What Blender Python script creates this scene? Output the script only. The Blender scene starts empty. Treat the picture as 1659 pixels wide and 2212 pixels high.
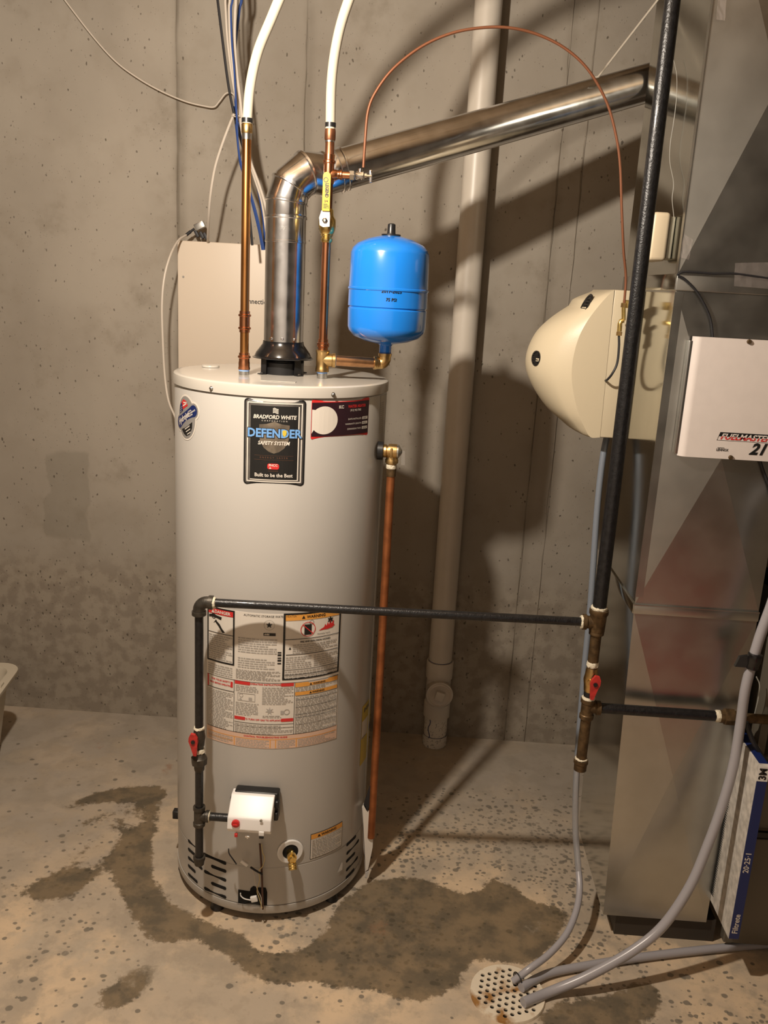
import bpy, bmesh, math, random
import numpy as np
from mathutils import Vector, Matrix
from mathutils.bvhtree import BVHTree
from mathutils.geometry import delaunay_2d_cdt
random.seed(7)
S = bpy.context.scene
C = S.collection
PI = math.pi

# ------------------------------------------------------------------ camera
PITCH, ROLL, FPX, CH, YAW = .2517, .0537, 1889., 1.7225, .032
def _basis():
    fw = np.array([0, math.cos(PITCH), -math.sin(PITCH)]); rt = np.array([1., 0, 0]); dn = np.cross(fw, rt)
    r2 = math.cos(ROLL)*rt - math.sin(ROLL)*dn; d2 = np.cross(fw, r2)
    Z = np.array([[math.cos(YAW), -math.sin(YAW), 0], [math.sin(YAW), math.cos(YAW), 0], [0, 0, 1]])
    return Z@fw, Z@r2, Z@d2
FW, RT, DN = _basis(); O = np.array([0, 0, CH])
cd = bpy.data.cameras.new('camera'); cam = bpy.data.objects.new('camera', cd); C.objects.link(cam)
cd.sensor_fit = 'HORIZONTAL'; cd.sensor_width = 36; cd.lens = 36*FPX/1659; cd.clip_start = .05
cam.matrix_world = Matrix(((RT[0], -DN[0], -FW[0], 0), (RT[1], -DN[1], -FW[1], 0), (RT[2], -DN[2], -FW[2], CH), (0, 0, 0, 1)))
S.camera = cam
# ------------------------------------------------------------------ light and exposure
S.view_settings.view_transform = 'Standard'; S.view_settings.look = 'None'
S.view_settings.exposure = 0; S.view_settings.gamma = 1; S.view_settings.use_curve_mapping = False
W = bpy.data.worlds.new('world'); S.world = W; W.use_nodes = True
W.node_tree.nodes['Background'].inputs[0].default_value = (.9, .8, .7, 1)
W.node_tree.nodes['Background'].inputs[1].default_value = .02
BULB = (-.54, 1.31, 2.33)
def lamp(name, loc, power, col, rad):
    l = bpy.data.lights.new(name, 'POINT'); l.energy = power; l.color = col; l.shadow_soft_size = rad
    o = bpy.data.objects.new(name, l); o.location = loc; C.objects.link(o); return o
lamp('ceiling_bulb_light', BULB, 134, (1, .88, .735), .032)
S.cycles.max_bounces = 8; S.cycles.diffuse_bounces = 4; S.cycles.glossy_bounces = 4; S.cycles.transmission_bounces = 6
S.cycles.sample_clamp_indirect = 4; S.cycles.use_denoising = True; S.cycles.caustics_reflective = False; S.cycles.caustics_refractive = False

# ------------------------------------------------------------------ pixel of the photograph -> point of the place
def ray(u, v): return FW + RT*(u-829.5)/FPX + DN*(v-1106)/FPX
def aty(u, v, y): d = ray(u, v); return Vector(O + d*y/d[1])
def atz(u, v, z): d = ray(u, v); return Vector(O + d*(z-CH)/d[2])
def atx(u, v, x): d = ray(u, v); return Vector(O + d*x/d[0])
HX, HY, HR = -.364, 2.331, .28
def cyl(u, v):
    d = ray(u, v); o = O[:2]-np.array([HX, HY]); a = d[0]**2+d[1]**2; b = 2*(o@d[:2]); c = o@o-HR*HR
    t = (-b-math.sqrt(max(0, b*b-4*a*c)))/(2*a); P = O+d*t
    return math.atan2(P[0]-HX, -(P[1]-HY))*HR, P[2]
def hcyl(s, z, e=0):
    a = s/HR; return Vector((HX+(HR+e)*math.sin(a), HY-(HR+e)*math.cos(a), z))

# ------------------------------------------------------------------ mesh builder
class MB:
    def __init__(s): s.v = []; s.f = []
    def add(s, vs, fs):
        n = len(s.v); s.v += [tuple(p) for p in vs]; s.f += [tuple(i+n for i in f) for f in fs]; return s
    def box(s, a, b, bev=0):
        x0, y0, z0 = a; x1, y1, z1 = b
        if bev <= 0:
            vs = [(x, y, z) for x in (x0, x1) for y in (y0, y1) for z in (z0, z1)]
            return s.add(vs, [(0, 1, 3, 2), (4, 6, 7, 5), (0, 4, 5, 1), (2, 3, 7, 6), (0, 2, 6, 4), (1, 5, 7, 3)])
        bm = bmesh.new(); bmesh.ops.create_cube(bm, size=1)
        for w in bm.verts: w.co = Vector(((x0+x1)/2+w.co.x*(x1-x0), (y0+y1)/2+w.co.y*(y1-y0), (z0+z1)/2+w.co.z*(z1-z0)))
        bmesh.ops.bevel(bm, geom=bm.edges[:], offset=bev, segments=3, profile=.5, affect='EDGES')
        bm.verts.index_update()
        s.add([w.co[:] for w in bm.verts], [[w.index for w in f.verts] for f in bm.faces]); bm.free(); return s
    def lathe(s, prof, p0, d, n=24, caps=True, ref=None):
        # prof: (distance along d, radius)
        p0 = Vector(p0); d = Vector(d).normalized(); r = Vector(ref) if ref else (Vector((1, 0, 0)) if abs(d.x) < .9 else Vector((0, 1, 0)))
        a = (r - d*r.dot(d)).normalized(); b = d.cross(a); vs = []
        for t, R in prof:
            for k in range(n):
                th = 2*PI*k/n; vs.append(p0+d*t+a*(R*math.cos(th))+b*(R*math.sin(th)))
        fs = [(i*n+k, i*n+(k+1) % n, (i+1)*n+(k+1) % n, (i+1)*n+k) for i in range(len(prof)-1) for k in range(n)]
        if caps: fs += [tuple(range(n))[::-1], tuple((len(prof)-1)*n+k for k in range(n))]
        return s.add(vs, fs)
    def tube(s, pts, R, n=12, caps=True):
        pts = [Vector(p) for p in pts]; m = len(pts); Rs = R if isinstance(R, (list, tuple)) else [R]*m
        t0 = (pts[1]-pts[0]).normalized(); a = t0.orthogonal().normalized(); vs = []; pt = t0
        for i, p in enumerate(pts):
            t = ((pts[min(i+1, m-1)]-p).normalized()+(p-pts[max(i-1, 0)]).normalized())
            t = t.normalized() if t.length > 1e-9 else pt
            q = pt.rotation_difference(t); a = q @ a; a = (a-t*a.dot(t)).normalized(); b = t.cross(a); pt = t
            for k in range(n):
                th = 2*PI*k/n; vs.append(p+a*(Rs[i]*math.cos(th))+b*(Rs[i]*math.sin(th)))
        fs = [(i*n+k, i*n+(k+1) % n, (i+1)*n+(k+1) % n, (i+1)*n+k) for i in range(m-1) for k in range(n)]
        if caps: fs += [tuple(range(n))[::-1], tuple((m-1)*n+k for k in range(n))]
        return s.add(vs, fs)
    def prism(s, poly, off):
        # poly: 3D points in a plane, off: extrusion vector
        n = len(poly); off = Vector(off); P = [Vector(p) for p in poly]
        return s.add(P+[p+off for p in P], [tuple(range(n)), tuple(range(2*n-1, n-1, -1))]+[(i, (i+1) % n, (i+1) % n+n, i+n) for i in range(n)])
    def sph(s, c, r, n=12, sc=(1, 1, 1)):
        c = Vector(c); vs = []; m = n//2
        for i in range(m+1):
            for k in range(n):
                a = PI*i/m; b = 2*PI*k/n
                vs.append(c+Vector((r*sc[0]*math.sin(a)*math.cos(b), r*sc[1]*math.sin(a)*math.sin(b), r*sc[2]*math.cos(a))))
        return s.add(vs, [(i*n+k, i*n+(k+1) % n, (i+1)*n+(k+1) % n, (i+1)*n+k) for i in range(m) for k in range(n)])
def spline(pts, k=8):
    P = [Vector(p) for p in pts]; P = [2*P[0]-P[1]]+P+[2*P[-1]-P[-2]]; out = []
    for i in range(1, len(P)-2):
        for j in range(k):
            t = j/k; a, b, c, d = P[i-1:i+3]
            out.append(.5*((2*b)+(c-a)*t+(2*a-5*b+4*c-d)*t*t+(3*b-a-3*c+d)*t**3))
    out.append(P[-2]); return out
def arcpts(c, a0, a1, r, ax, ay, n=8):
    c = Vector(c); ax = Vector(ax); ay = Vector(ay)
    return [c+ax*(r*math.cos(a0+(a1-a0)*i/n))+ay*(r*math.sin(a0+(a1-a0)*i/n)) for i in range(n+1)]
BASE = {}
def obj(name, mb, m, parent=None, smooth=True, label=None, kind=None, loc=None):
    if name.endswith(('lettering', '_print', 'written_entry')): kind = 'stuff'
    me = bpy.data.meshes.new(name)
    base = Vector((0, 0, 0))
    if parent is not None:
        q = parent
        while q.parent: q = q.parent
        base = BASE[q.name]
    elif loc is not None: base = Vector(loc)
    me.from_pydata([tuple(Vector(v)-base) for v in mb.v], [], mb.f); me.update()
    bm = bmesh.new(); bm.from_mesh(me); bmesh.ops.recalc_face_normals(bm, faces=bm.faces[:]); bm.to_mesh(me); bm.free()
    me.materials.append(m)
    if smooth:
        me.shade_smooth(); me.set_sharp_from_angle(angle=math.radians(38))
    o = bpy.data.objects.new(name, me); C.objects.link(o)
    if parent is not None: o.parent = parent
    else: o.location = base; BASE[o.name] = base.copy()
    if label: o['label'] = label
    if kind: o['kind'] = kind
    return o
def thing(name, label, cat, loc=(0, 0, 0), group=None):
    o = bpy.data.objects.new(name, None); C.objects.link(o); o.location = loc; BASE[o.name] = Vector(loc)
    o.empty_display_size = .05; o['label'] = label; o['category'] = cat
    if group: o['group'] = group
    return o
def tag(o, label, cat, group=None):
    o['label'] = label; o['category'] = cat
    if group: o['group'] = group
    return o

# ------------------------------------------------------------------ materials
def mat(name, col, rough=.5, metal=0, spec=.5, coat=0, trans=0, noise=0, nscale=20, bump=0, bscale=60, col2=None, aniso=0, alpha=1, rnoise=0, stretch=None):
    m = bpy.data.materials.new(name); m.use_nodes = True; nt = m.node_tree; b = nt.nodes['Principled BSDF']
    b.inputs['Base Color'].default_value = (*col, 1); b.inputs['Roughness'].default_value = rough; b.inputs['Metallic'].default_value = metal
    b.inputs['Specular IOR Level'].default_value = spec; b.inputs['Coat Weight'].default_value = coat; b.inputs['Transmission Weight'].default_value = trans
    b.inputs['Alpha'].default_value = alpha
    if noise or bump or col2 or rnoise:
        tc = nt.nodes.new('ShaderNodeTexCoord'); src = tc.outputs['Object']
        if stretch:
            mp = nt.nodes.new('ShaderNodeMapping'); mp.inputs['Scale'].default_value = stretch; nt.links.new(src, mp.inputs[0]); src = mp.outputs[0]
        n = nt.nodes.new('ShaderNodeTexNoise'); n.inputs['Scale'].default_value = nscale; n.inputs['Detail'].default_value = 5
        nt.links.new(src, n.inputs['Vector'])
        if noise or col2:
            r = nt.nodes.new('ShaderNodeValToRGB'); c2 = col2 or tuple(c*(1-noise) for c in col)
            r.color_ramp.elements[0].position = .38; r.color_ramp.elements[1].position = .62
            r.color_ramp.elements[0].color = (*c2, 1); r.color_ramp.elements[1].color = (*col, 1)
            nt.links.new(n.outputs[0], r.inputs[0]); nt.links.new(r.outputs[0], b.inputs['Base Color'])
        if rnoise:
            mr = nt.nodes.new('ShaderNodeMapRange'); mr.inputs[3].default_value = rough-rnoise; mr.inputs[4].default_value = rough+rnoise
            mr.inputs[1].default_value = .3; mr.inputs[2].default_value = .7
            nt.links.new(n.outputs[0], mr.inputs[0]); nt.links.new(mr.outputs[0], b.inputs['Roughness'])
        if bump:
            n2 = nt.nodes.new('ShaderNodeTexNoise'); n2.inputs['Scale'].default_value = bscale; n2.inputs['Detail'].default_value = 4; nt.links.new(src, n2.inputs['Vector'])
            bp = nt.nodes.new('ShaderNodeBump'); bp.inputs['Strength'].default_value = bump; bp.inputs['Distance'].default_value = .004
            nt.links.new(n2.outputs[0], bp.inputs['Height']); nt.links.new(bp.outputs[0], b.inputs['Normal'])
    return m
M = {}
M['enamel'] = mat('grey_enamel', (.475, .455, .425), .33, spec=.5, coat=.15, bump=.02, bscale=300)
M['lid'] = mat('lid_enamel', (.52, .49, .44), .22, coat=.3)
M['cop'] = mat('bright_copper', (.78, .34, .17), .24, 1, noise=.35, nscale=14, rnoise=.08, stretch=(1, 1, .25))
M['cop_l'] = mat('aged_copper', (.72, .36, .13), .3, 1, col2=(.5, .22, .07), nscale=12, rnoise=.08, stretch=(1, 1, .2))
M['cop_d'] = mat('dull_copper', (.36, .15, .075), .42, .85, noise=.4, nscale=30)
M['cop_o'] = mat('orange_copper', (.42, .15, .055), .45, .7, noise=.3, nscale=30)
M['brass'] = mat('brass', (.70, .47, .2), .33, 1, noise=.3, nscale=40)
M['brassy'] = mat('yellow_brass', (.85, .62, .22), .25, 1, noise=.25, nscale=60)
M['galv'] = mat('galvanized_pipe', (.78, .785, .80), .19, 1, noise=.12, nscale=25, rnoise=.05)
M['duct'] = mat('galvanized_duct', (.56, .565, .54), .32, 1, noise=.10, nscale=9, rnoise=.04)
M['ducts'] = mat('galvanized_duct_side', (.60, .60, .555), .12, 1, noise=.08, nscale=9, rnoise=.03)
M['steel'] = mat('zinc_steel', (.62, .62, .6), .25, 1)
M['chrome'] = mat('chrome', (.8, .8, .82), .1, 1)
M['iron'] = mat('black_iron', (.018, .018, .02), .33, .3, noise=.4, nscale=90, bump=.25, bscale=250, coat=.2)
M['rust'] = mat('brown_malleable_iron', (.15, .095, .045), .5, .6, noise=.5, nscale=60, bump=.2, bscale=120)
M['gfit'] = mat('grey_malleable_iron', (.085, .075, .062), .45, .6, noise=.4, nscale=60, bump=.2, bscale=120)
M['dope'] = mat('pipe_dope', (.72, .66, .52), .6, bump=.8, bscale=160)
M['pvc'] = mat('pvc', (.60, .55, .48), .38, noise=.06, nscale=10)
M['pvcs'] = mat('speckled_pvc', (.66, .62, .55), .5, noise=.45, nscale=120)
M['prime'] = mat('purple_primer', (.02, .03, .12), .5)
M['pex'] = mat('white_pex', (.56, .51, .405), .4)
M['blue'] = mat('blue_enamel', (.012, .20, .72), .22, coat=.5, spec=.5)
M['cream'] = mat('cream_plastic', (.66, .56, .40), .42)
M['creams'] = mat('humidifier_plastic', (.62, .54, .39), .4, bump=.05, bscale=300)
M['panel'] = mat('cream_steel', (.64, .55, .45), .45)
M['white'] = mat('white_steel', (.68, .62, .59), .4, noise=.03, nscale=30)
M['whitep'] = mat('white_plastic', (.8, .79, .77), .25, coat=.3)
M['black'] = mat('black_plastic', (.012, .012, .013), .35)
M['blackg'] = mat('black_gloss', (.008, .008, .009), .18, coat=.3)
M['dark'] = mat('dark_void', (.004, .004, .004), .9)
M['red'] = mat('red_plastic', (.60, .02, .02), .3, coat=.3)
M['redh'] = mat('red_handle', (.55, .035, .03), .45, noise=.3, nscale=80)
M['yel'] = mat('yellow_vinyl', (.80, .46, .008), .4)
M['wcab'] = mat('white_cable', (.58, .52, .45), .5)
M['gcab'] = mat('grey_cable', (.36, .36, .33), .5)
M['bcab'] = mat('blue_cable', (.012, .05, .22), .5)
M['kcab'] = mat('black_cable', (.015, .015, .018), .5)
M['vinyl'] = mat('grey_vinyl_tube', (.47, .46, .50), .28, trans=.25, spec=.5)
M['vinylb'] = mat('blue_grey_vinyl', (.33, .38, .46), .25, trans=.45)
M['vinylc'] = mat('clear_vinyl', (.72, .74, .80), .10, trans=.72)
M['tape'] = mat('clear_tape', (.7, .62, .60), .10, spec=.8, alpha=.13, bump=.7, bscale=40)
M['tub'] = mat('tub_plastic', (.52, .47, .38), .45)
M['paper'] = mat('white_print', (.72, .67, .60), .5)
M['paperg'] = mat('grey_paper', (.52, .50, .48), .4)
M['pink'] = mat('salmon_print', (.70, .48, .36), .5)
M['ink'] = mat('black_print', (.012, .012, .012), .35)
M['inkg'] = mat('grey_print', (.40, .375, .345), .5)
M['redp'] = mat('red_print', (.62, .03, .03), .4)
M['orp'] = mat('orange_print', (.78, .36, .07), .45)
M['ylp'] = mat('yellow_print', (.62, .47, .05), .5)
M['blp'] = mat('navy_print', (.010, .022, .115), .35)
M['lblp'] = mat('light_blue_print', (.16, .36, .72), .35)
M['silver'] = mat('silver_foil', (.42, .41, .40), .28, .9, noise=.35, nscale=18)
M['shield'] = mat('brushed_foil', (.40, .34, .27), .35, .8, noise=.4, nscale=40)
M['gryp'] = mat('grey_sticker', (.26, .25, .24), .4)
M['maroon'] = mat('maroon_print', (.03, .012, .018), .3)
M['skin'] = mat('skin_print', (.7, .4, .26), .5)
M['grate'] = mat('rusty_drain_enamel', (.74, .66, .53), .45, col2=(.34, .17, .05), nscale=15, bump=.3, bscale=90)
M['card'] = mat('filter_cardboard', (.70, .66, .60), .7, noise=.3, nscale=45)
M['fab'] = mat('furnace_paint', (.13, .115, .09), .4)
M['wood'] = mat('joist_wood', (.30, .20, .11), .7, noise=.3, nscale=8)
_r = [n for n in M['pvcs'].node_tree.nodes if n.type == 'VALTORGB'][0]; _r.color_ramp.elements[0].position = .36; _r.color_ramp.elements[1].position = .42
# rust of the drain only in patches
_r = [n for n in M['grate'].node_tree.nodes if n.type == 'VALTORGB'][0]; _r.color_ramp.elements[0].position = .37; _r.color_ramp.elements[1].position = .49

class NT:
    def __init__(s, name):
        s.m = bpy.data.materials.new(name); s.m.use_nodes = True; s.t = s.m.node_tree; s.b = s.t.nodes['Principled BSDF']
        s.co = s.n('ShaderNodeTexCoord').outputs['Object']
        x = s.n('ShaderNodeSeparateXYZ'); s.L(s.co, x.inputs[0]); s.x, s.y, s.z = x.outputs
    def n(s, k): return s.t.nodes.new(k)
    def L(s, a, b): s.t.links.new(a, b)
    def put(s, sock, v):
        if isinstance(v, bpy.types.NodeSocket): s.L(v, sock)
        elif isinstance(v, tuple) and len(v) == 3 and sock.type == 'RGBA': sock.default_value = (*v, 1)
        else: sock.default_value = v
    def noise(s, sc, det=4, vec=None, w=.5):
        n = s.n('ShaderNodeTexNoise'); n.inputs['Scale'].default_value = sc; n.inputs['Detail'].default_value = det; n.inputs['Roughness'].default_value = w
        s.L(vec or s.co, n.inputs['Vector']); return n.outputs[0]
    def vor(s, sc, vec=None):
        n = s.n('ShaderNodeTexVoronoi'); n.inputs['Scale'].default_value = sc; s.L(vec or s.co, n.inputs['Vector']); return n.outputs['Distance'], n.outputs['Color']
    def map(s, scale, loc=(0, 0, 0)):
        n = s.n('ShaderNodeMapping'); n.inputs['Scale'].default_value = scale; n.inputs['Location'].default_value = loc; s.L(s.co, n.inputs[0]); return n.outputs[0]
    def math(s, op, a, b=0.0, c=None):
        n = s.n('ShaderNodeMath'); n.operation = op; s.put(n.inputs[0], a); s.put(n.inputs[1], b)
        if c is not None: s.put(n.inputs[2], c)
        return n.outputs[0]
    def rng(s, v, a, b, c=0., d=1.):
        n = s.n('ShaderNodeMapRange'); n.interpolation_type = 'SMOOTHSTEP'; s.put(n.inputs[0], v)
        for i, q in enumerate((a, b, c, d)): n.inputs[i+1].default_value = q
        return n.outputs[0]
    def mix(s, f, a, b):
        n = s.n('ShaderNodeMix'); n.data_type = 'RGBA'; s.put(n.inputs[0], f); s.put(n.inputs[6], a); s.put(n.inputs[7], b); return n.outputs[2]
    def mul(s, f, a, b):
        n = s.n('ShaderNodeMix'); n.data_type = 'RGBA'; n.blend_type = 'MULTIPLY'; s.put(n.inputs[0], f); s.put(n.inputs[6], a); s.put(n.inputs[7], b); return n.outputs[2]
    def attr(s, name):
        n = s.n('ShaderNodeAttribute'); n.attribute_name = name; return n
    def bump(s, h, st=.5, d=.01):
        n = s.n('ShaderNodeBump'); n.inputs['Strength'].default_value = st; n.inputs['Distance'].default_value = d; s.L(h, n.inputs['Height']); s.L(n.outputs[0], s.b.inputs['Normal'])
PX0, PZ0 = aty(148, 1075, 3.17).x, aty(148, 1075, 3.17).z-.04
def wall_mat():
    k = NT('poured_concrete_wall')
    base = k.mix(k.rng(k.noise(1.6, 6), .35, .65), (.285, .252, .21), (.345, .31, .262))
    base = k.mix(k.rng(k.noise(9, 6), .45, .75, 0, .45), base, (.25, .215, .17))
    base = k.mix(k.rng(k.noise(3, 3, k.map((1, 1, .25))), .5, .72, 0, .35), base, (.40, .355, .30))
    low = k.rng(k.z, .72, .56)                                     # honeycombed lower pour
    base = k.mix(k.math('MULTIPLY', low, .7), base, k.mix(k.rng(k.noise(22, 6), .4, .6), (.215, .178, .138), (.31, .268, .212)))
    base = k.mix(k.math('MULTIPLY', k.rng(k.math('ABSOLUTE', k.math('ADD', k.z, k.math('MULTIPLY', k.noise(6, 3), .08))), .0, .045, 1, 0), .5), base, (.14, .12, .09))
    pd = k.math('MAXIMUM', k.math('MULTIPLY', k.math('ABSOLUTE', k.math('SUBTRACT', k.math('ADD', k.x, k.math('MULTIPLY', k.noise(9, 5), .10)), PX0+.05)), 1.9), k.math('MULTIPLY', k.math('ABSOLUTE', k.math('SUBTRACT', k.z, k.math('ADD', PZ0, k.math('MULTIPLY', k.noise(7, 4), .08)))), .95))
    base = k.mix(k.rng(pd, .17, .15, 0, .42), base, (.20, .18, .145))
    h = None
    for sc, gate, rad, st in ((38, .84, .10, .8), (75, .80, .15, .65), (17, .93, .06, .8), (130, .80, .2, .35)):
        vm = k.n('ShaderNodeMapping'); vm.inputs['Rotation'].default_value = (0, .5, 0); vm.inputs['Scale'].default_value = (1.25, 1, .8); k.L(k.co, vm.inputs[0])
        wv = k.n('ShaderNodeVectorMath'); wv.operation = 'ADD'; nn = k.n('ShaderNodeTexNoise'); nn.inputs['Scale'].default_value = sc*1.3; k.L(k.co, nn.inputs['Vector'])
        sv = k.n('ShaderNodeVectorMath'); sv.operation = 'SCALE'; sv.inputs[3].default_value = .5/sc; k.L(nn.outputs['Color'], sv.inputs[0]); k.L(vm.outputs[0], wv.inputs[0]); k.L(sv.outputs[0], wv.inputs[1])
        d, c = k.vor(sc, wv.outputs[0])
        sp = k.n('ShaderNodeSeparateColor'); k.L(c, sp.inputs[0])
        g = k.math('GREATER_THAN', k.math('ADD', sp.outputs[0], k.math('MULTIPLY', low, .22)), gate+.08)
        sz = k.math('MULTIPLY_ADD', sp.outputs[1], .8, .4)
        p = k.math('MULTIPLY', k.rng(k.math('DIVIDE', d, sz), rad+.09, rad), g)
        base = k.mix(k.math('MULTIPLY', p, st), base, (.085, .07, .052)); h = p if h is None else k.math('MAXIMUM', h, p)
    base = k.mix(k.math('MULTIPLY', k.rng(k.noise(4.5, 8, None, .7), .56, .74), .5), base, (.225, .195, .155))
    for x0, w, s_ in ((-.872, .010, .55), (-.865, .035, .4), (-.44, .004, .75), (-.43, .03, .3), (.425, .0035, .8), (.505, .0035, .75), (.43, .03, .2), (1.3, .01, .6)):
        d = k.math('ABSOLUTE', k.math('SUBTRACT', k.math('ADD', k.x, k.math('MULTIPLY', k.math('SUBTRACT', k.noise(5, 3), .5), .018)), x0))
        f = k.math('MULTIPLY', k.rng(d, w, 0), k.rng(k.noise(7, 5, k.map((.2, .2, 1), (x0*9, 0, 0))), .3, .6, .15, s_))
        base = k.mix(f, base, (.115, .095, .068))
    k.L(base, k.b.inputs['Base Color']); k.b.inputs['Roughness'].default_value = .82; k.b.inputs['Specular IOR Level'].default_value = .3
    hh = k.math('SUBTRACT', k.math('MULTIPLY', k.noise(30, 6), .25), h); k.bump(hh, .5, .006); return k.m
def floor_mat():
    k = NT('stained_concrete_floor')
    base = k.mix(k.rng(k.noise(2.6, 8, None, .6), .40, .60), (.46, .385, .30), (.66, .51, .35))
    base = k.mix(k.rng(k.noise(6, 8, None, .65), .48, .62, 0, .75), base, (.36, .305, .24)); base = k.mix(k.rng(k.noise(22, 6), .52, .66, 0, .5), base, (.38, .315, .24))
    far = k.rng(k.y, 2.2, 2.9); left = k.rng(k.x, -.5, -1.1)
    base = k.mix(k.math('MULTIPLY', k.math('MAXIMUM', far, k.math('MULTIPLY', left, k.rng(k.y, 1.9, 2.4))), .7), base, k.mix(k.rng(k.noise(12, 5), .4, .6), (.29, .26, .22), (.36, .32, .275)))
    # grey aggregate spots
    dsp = k.attr('spots').outputs['Fac']
    for sc, rad in ((46, .30), (30, .27), (62, .28)):
        d, c = k.vor(sc, k.map((1, 1.1, 1), (sc, 0, 0))); sp = k.n('ShaderNodeSeparateColor'); k.L(c, sp.inputs[0])
        g = k.math('LESS_THAN', sp.outputs[1], k.math('ADD', k.math('MULTIPLY', dsp, .80), .02))
        dd = k.math('ADD', d, k.math('MULTIPLY', k.noise(60, 3), .26))
        base = k.mix(k.math('MULTIPLY', k.math('MULTIPLY', k.rng(dd, rad+.19, rad+.09), g), .85), base, (.17, .15, .12))
    base = k.mix(k.rng(k.noise(45, 6, None, .7), .56, .70, 0, .35), base, (.27, .225, .165)); wet = k.attr('wet').outputs['Fac']
    nz = k.math('ADD', k.math('MULTIPLY', k.noise(11, 8, None, .68), .95), k.math('MULTIPLY', k.noise(42, 6, None, .7), 1.0))
    w = k.rng(k.math('ADD', wet, k.math('SUBTRACT', nz, .96)), .36, .58)
    dampc = k.mix(k.rng(k.noise(13, 7, None, .65), .4, .6), (.070, .056, .034), (.168, .122, .068))
    base = k.mix(k.math('MULTIPLY', w, .84), base, dampc)
    wp = k.attr('pale').outputs['Fac']
    base = k.mix(k.math('MULTIPLY', k.rng(k.math('ADD', wp, k.math('SUBTRACT', nz, 1.02)), .3, .7), .6), base, (.50, .43, .34))
    ru = k.attr('rust').outputs['Fac']
    base = k.mix(k.math('MULTIPLY', k.rng(k.math('ADD', ru, k.math('SUBTRACT', nz, 1.02)), .35, .7), .5), base, (.30, .13, .07))
    d, c = k.vor(3.1, k.map((1, 1, 1), (3, 1, 0)))
    k.L(base, k.b.inputs['Base Color']); k.L(k.rng(w, 0, 1, .75, .55), k.b.inputs['Roughness']); k.b.inputs['Specular IOR Level'].default_value = .35
    k.bump(k.math('ADD', k.noise(25, 6), k.math('MULTIPLY', k.noise(120, 3), .2)), .22, .006); return k.m
M['wall'] = wall_mat(); M['floor'] = floor_mat()
M['plain'] = mat('plain_concrete', (.30, .26, .21), .85, noise=.2, nscale=4)

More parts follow.
